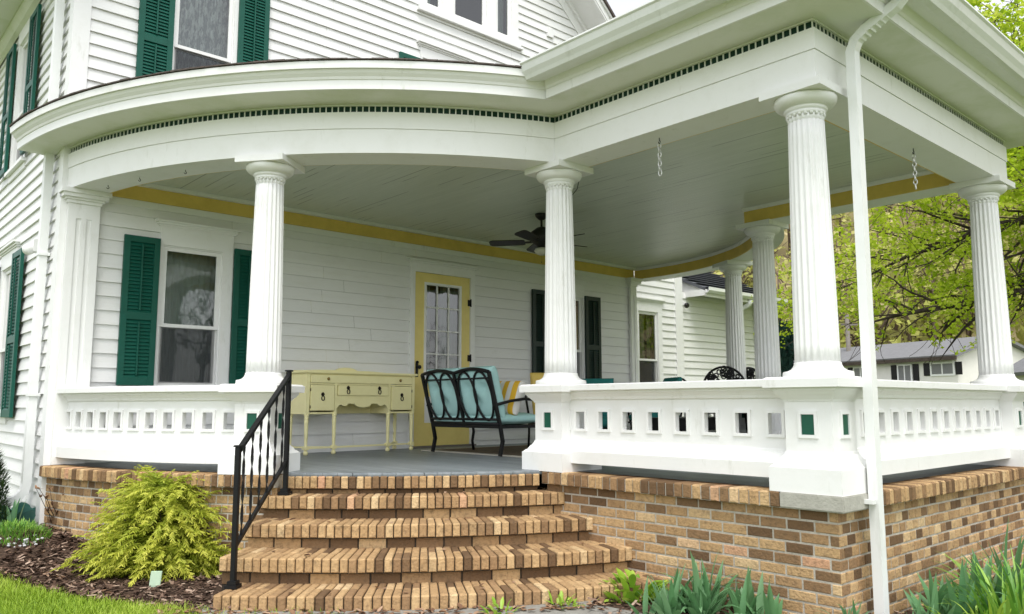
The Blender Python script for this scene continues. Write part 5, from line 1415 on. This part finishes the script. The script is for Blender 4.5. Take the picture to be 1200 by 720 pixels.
# neighbouring house
def nhouse():
    D=38; a=dirpx(1122,440,D); b=dirpx(960,440,D+5)   # near right corner, left along the front
    ux=Vector((a.x-b.x,a.y-b.y,0)); L=ux.length; ux.normalize(); uy=Vector((-ux.y,ux.x,0))
    if uy.dot(Vector((CAM.x-a.x,CAM.y-a.y,0)))<0: uy=-uy        # towards the camera
    O=Vector((a.x,a.y,-1.2))
    t=thing('neighbour_house','white one storey house with a grey roof seen between the two right hand columns','house',O)
    P=lambda s,d,z: O+ux*s+uy*d+Vector((0,0,z))      # s<0 to the left, d towards the camera
    ze=CAM.z+.0555*D+1.2-.0; zr=ze+.78
    mb=MB(); mb.hexa([P(-14,-5,0),P(0,-5,0),P(0,0,0),P(-14,0,0),P(-14,-5,ze),P(0,-5,ze),P(0,0,ze),P(-14,0,ze)])
    mb.add([P(0.0,-5,ze),P(0.0,0,ze),P(0.0,-2.5,zr)],[(0,1,2)]); wl=mb.build('wall',M['bgwhite'],t)
    mb=MB(); roofq(mb,P(-14.3,.4,ze-.08),P(.3,.4,ze-.08),P(.3,-2.5,zr+.05),P(-14.3,-2.5,zr+.05),.12); roofq(mb,P(-14.3,-5.4,ze-.08),P(.3,-5.4,ze-.08),P(.3,-2.5,zr+.05),P(-14.3,-2.5,zr+.05),.12); mb.build('roof',M['bggrey'],t)
    mb=MB(); mb.hexa([P(-14.3,.36,ze-.30),P(.3,.36,ze-.30),P(.3,.44,ze-.30),P(-14.3,.44,ze-.30),P(-14.3,.36,ze-.14),P(.3,.36,ze-.14),P(.3,.44,ze-.14),P(-14.3,.44,ze-.14)]); mb.build('fascia',M['trunk'],t)
    def win(s,w,z0,z1,shw):
        mb=MB(); mb.hexa([P(s-w/2-.08,0,z0-.08),P(s+w/2+.08,0,z0-.08),P(s+w/2+.08,.05,z0-.08),P(s-w/2-.08,.05,z0-.08),P(s-w/2-.08,0,z1+.08),P(s+w/2+.08,0,z1+.08),P(s+w/2+.08,.05,z1+.08),P(s-w/2-.08,.05,z1+.08)])
        wn=mb.build('window',M['white'],t); zm=(z0+z1)/2
        mb=MB()
        for (c,d,e,f_) in ((s-w/2,s+w/2,z0,zm-.03),(s-w/2,s+w/2,zm+.03,z1)) if z1-z0>.8 else ((s-w/2,s-.03,z0,z1),(s+.03,s+w/2,z0,z1)):
            mb.add([P(c,.055,e),P(d,.055,e),P(d,.055,f_),P(c,.055,f_)],[(0,1,2,3)])
        mb.build('glass_pane',M['screen'],wn)
        for sg in (-1,1):
            mb=MB(); c=s+sg*(w/2+.12+shw/2); mb.hexa([P(c-shw/2,0,z0-.05),P(c+shw/2,0,z0-.05),P(c+shw/2,.045,z0-.05),P(c-shw/2,.045,z0-.05),P(c-shw/2,0,z1+.05),P(c+shw/2,0,z1+.05),P(c+shw/2,.045,z1+.05),P(c-shw/2,.045,z1+.05)]); mb.build('shutter',M['black'],t)
    k=D/938.75
    sw=lambda u: -(1114-u)*L/162
    win(sw(1060),.62,ze-1.22,ze-.42,.28); win(sw(1100),1.0,ze-.85,ze-.42,.28); win(sw(1008),.7,ze-1.2,ze-.42,.28)
    mb=MB(); s0=sw(1078); roofq(mb,P(s0-2.6,1.6,ze-1.62),P(s0,1.6,ze-1.62),P(s0-.3,0,ze-1.32),P(s0-2.6,0,ze-1.32),.08)
    mb.build('porch_roof',M['bggrey'],t)
    mb=MB()
    for q in (s0-2.4,s0-.2): mb.bar(P(q,1.45,0),P(q,1.45,ze-1.72),.1,.1)
    mb.build('porch_post',M['white'],t)
nhouse()
def garage():
    D=30; a=dirpx(1187,440,D); b=dirpx(1240,440,D-2); ux=Vector((b.x-a.x,b.y-a.y,0)).normalized(); uy=Vector((-ux.y,ux.x,0))
    if uy.dot(Vector((CAM.x-a.x,CAM.y-a.y,0)))<0: uy=-uy
    O=Vector((a.x,a.y,-1.2)); P=lambda s,d,z: O+ux*s+uy*d+Vector((0,0,z))
    t=thing('neighbour_garage','grey roofed outbuilding with a teal door at the far right edge','building',O)
    mb=MB(); mb.hexa([P(0,-4,0),P(7,-4,0),P(7,0,0),P(0,0,0),P(0,-4,2.75),P(7,-4,2.75),P(7,0,2.75),P(0,0,2.75)]); mb.build('wall',M['bgwhite'],t)
    mb=MB(); roofq(mb,P(-.3,.35,2.68),P(7.3,.35,2.68),P(7.3,-2,4.0),P(-.3,-2,4.0),.12); roofq(mb,P(-.3,-4.35,2.68),P(7.3,-4.35,2.68),P(7.3,-2,4.0),P(-.3,-2,4.0),.12); mb.build('roof',M['bggrey'],t)
    mb=MB(); mb.hexa([P(.25,0,0),P(2.6,0,0),P(2.6,.06,0),P(.25,.06,0),P(.25,0,2.3),P(2.6,0,2.3),P(2.6,.06,2.3),P(.25,.06,2.3)]); mb.build('door',M['dkteal'],t)
garage()
c=dirpx(925,470,22); conifer((c.x,c.y,-.9),1.5,3.4,'dark bluish spruce beyond the rear columns','spruce',2600,'spruce_tree','tree',.22,.05,.85)
# utility pole with wires
c=dirpx(996,440,44)
t=thing('utility_pole','grey wooden utility pole with a crossarm behind the neighbour house','utility pole',(c.x,c.y,-1.2))
zt=CAM.z+ (474.7-376)/938.75*44*.98
mb=MB(); mb.tube([(c.x,c.y,-1.2),(c.x,c.y,zt)],[.14,.10],10); mb.build('pole',M['wood'],t)
ux=Vector((_rt.x,_rt.y,0)); mb=MB(); mb.bar(Vector((c.x,c.y,zt-.5))-ux*.5,Vector((c.x,c.y,zt-.5))+ux*.5,.09,.1); mb.build('crossarm',M['wood'],t)
for s in (-.45,0,.45):
    mb=MB(); a=Vector((c.x,c.y,zt-.35))+ux*s; b=a-ux*40+Vector((_fw.x,_fw.y,0))*14+Vector((0,0,.5)); mb.tube([a.lerp(b,i/12)-Vector((0,0,1.2*sin(pi*i/12)*.6)) for i in range(13)],.012,4); mb.build('wire',M['black'],t)
# ------------------------------------------------------------------ maple beside the porch
TX,TY=11.6,-5.6
tree=thing('maple_tree','leafing maple with dark spreading limbs reaching in behind the right hand columns','tree',(TX,TY,gz(TX,TY)))
mb=MB(); lf=MB()
def leafclump(p,n,s,tone):
    for q in range(n):
        c=p+Vector((R.gauss(0,s),R.gauss(0,s),R.gauss(0,s*.7))); l=R.uniform(.022,.046)
        u=Vector((R.gauss(0,1),R.gauss(0,1),R.gauss(0,.6))).normalized(); v=u.cross(Vector((R.gauss(0,1),R.gauss(0,1),R.gauss(0,1)))).normalized()
        lf.add([c-u*l,c-v*l*.75+u*l*.1,c+u*l*1.1,c+v*l*.75+u*l*.1],[(0,1,2,3)],max(0,min(1,tone+R.uniform(-.3,.3))))
def grow(p,d,L,r,lev,droop,leaf):
    n=max(4,int(L/.22)); pts=[p.copy()]; rad=[r]; q=p.copy(); d=d.normalized()
    for i in range(n):
        d=(d+Vector((R.gauss(0,.13),R.gauss(0,.13),R.gauss(0,.10)-droop))).normalized(); q=q+d*(L/n); pts.append(q.copy()); rad.append(max(.004,r*(1-.92*(i+1)/n)))
    if min(p_.z for p_ in pts)<1.15: return
    if lev<2 or (lev==2 and R.random()<.6): mb.tube(pts,rad,7 if lev<2 else 5)
    for i in range(1,n+1):
        if lev<3 and not (q.z<1.5 and lev>0):
            k=2 if lev==0 else R.choice((1,1,1,2))
            for _ in range(k):
                if i<n*.2 and lev==0: continue
                if R.random()<(.85 if lev<2 else .7):
                    sd_=Vector((R.gauss(0,1),R.gauss(0,1),R.gauss(0,.7))); sd_=(sd_-d*sd_.dot(d)).normalized()
                    grow(pts[i],d*.7+sd_*.8,L*R.uniform(.28,.48) if lev<2 else R.uniform(.18,.4),max(.004,rad[i]*.55),lev+1,droop*1.2+.01,leaf)
        if lev>=2 and R.random()<leaf*.22 and pts[i].z>1.55+.45*noise.noise(pts[i]*.8) and noise.noise(pts[i]*.55)>-.28: leafclump(pts[i],R.randint(9,15),.065,R.uniform(.2,.8))
trunk_top=Vector((TX-.2,TY,3.0))
tb=MB(); tb.tube([(TX,TY,gz(TX,TY)-.2),(TX,TY,.2),(TX-.1,TY,1.6),trunk_top,(TX-.15,TY+.2,4.6),(TX,TY+.2,6.4),(TX+.2,TY+.2,8.2)],[.42,.30,.27,.25,.19,.12,.05],14)
tb.build('trunk',M['trunk'],tree)
limbs=[((TX-.2,TY,2.6),(7.6,-3.3,3.3),.14),((TX-.2,TY,3.1),(7.8,-2.6,4.4),.14),((TX-.1,TY,2.4),(7.7,-3.4,2.5),.08),((TX-.2,TY,3.6),(7.4,-4.2,5.9),.12),((TX-.1,TY+.2,3.4),(8.6,-1.5,3.2),.09),
       ((TX,TY,4.2),(9.2,-5.4,7.4),.10),((TX,TY,3.6),(14.8,-5.4,5.4),.11),((TX,TY,3.4),(12.2,-8.8,5.2),.11),((TX,TY,4.4),(13.2,-2.6,6.6),.10),((TX,TY,5.2),(11.2,-6.8,8.4),.08)]
for (a,b,r) in limbs:
    a=Vector(a); b=Vector(b); d=b-a
    grow(a,d+Vector((0,0,.5)),d.length*1.02,r,0,.007,.75 if b.x<10 else .5)
mb.build('branches',M['trunk'],tree); lf.build('crown',M['maple'],tree)
print('maple leaves',len(lf.f),'branch faces',len(mb.f))

# ------------------------------------------------------------------ bare trees across the lawn, seen only mirrored in the window panes
def bare_tree(x,y,h,label):
    t=thing('bare_tree',label,'tree',(x,y,gz(x,y)),0,'trees across the lawn'); mb=MB()
    def br(p,d,L,r,lev):
        pts=[p.copy()]; rad=[r]; q=p.copy()
        for i in range(5):
            d=(d+Vector((R.gauss(0,.14),R.gauss(0,.14),R.gauss(.03,.1)))).normalized(); q=q+d*(L/5); pts.append(q.copy()); rad.append(max(.006,r*(1-.14*(i+1))))
        mb.tube(pts,rad,5)
        if lev<4:
            for i in range(2,6):
                for _ in range(R.choice((1,2))):
                    sd_=Vector((R.gauss(0,1),R.gauss(0,1),R.gauss(0,.6))).normalized(); br(pts[i],d*.7+sd_*.75,L*R.uniform(.5,.68),rad[i]*.55,lev+1)
    br(Vector((x,y,gz(x,y)-.2)),Vector((0,0,1)),h*.42,.24,0); mb.build('branches',M['trunk'],t)
bare_tree(5.5,-19,11,'bare tree mirrored in the upper pane of the left porch window')
bare_tree(12.5,-17,10,'bare tree mirrored in the glass of the yellow front door')

# small fittings on the porch
mb=MB(); mb.tube([(.20,P2y-.02,2.50),(.215,P2y-.03,2.44),(.20,P2y-.02,2.36),(.17,P2y+.02,2.30),(.12,P2y+.05,2.29)],.0035,5); mb.build('loose_cable',M['black'],porch)
for a in (76,70,63):
    x,y=arcL(a); mb=MB(); mb.tube([(x,y,2.506),(x,y,2.49)]+[(x+.010*sin(q),y,2.480+.010*cos(q)) for q in [pi*k/6 for k in range(10)]],.0028,5); mb.build('hook',M['black'],porch)
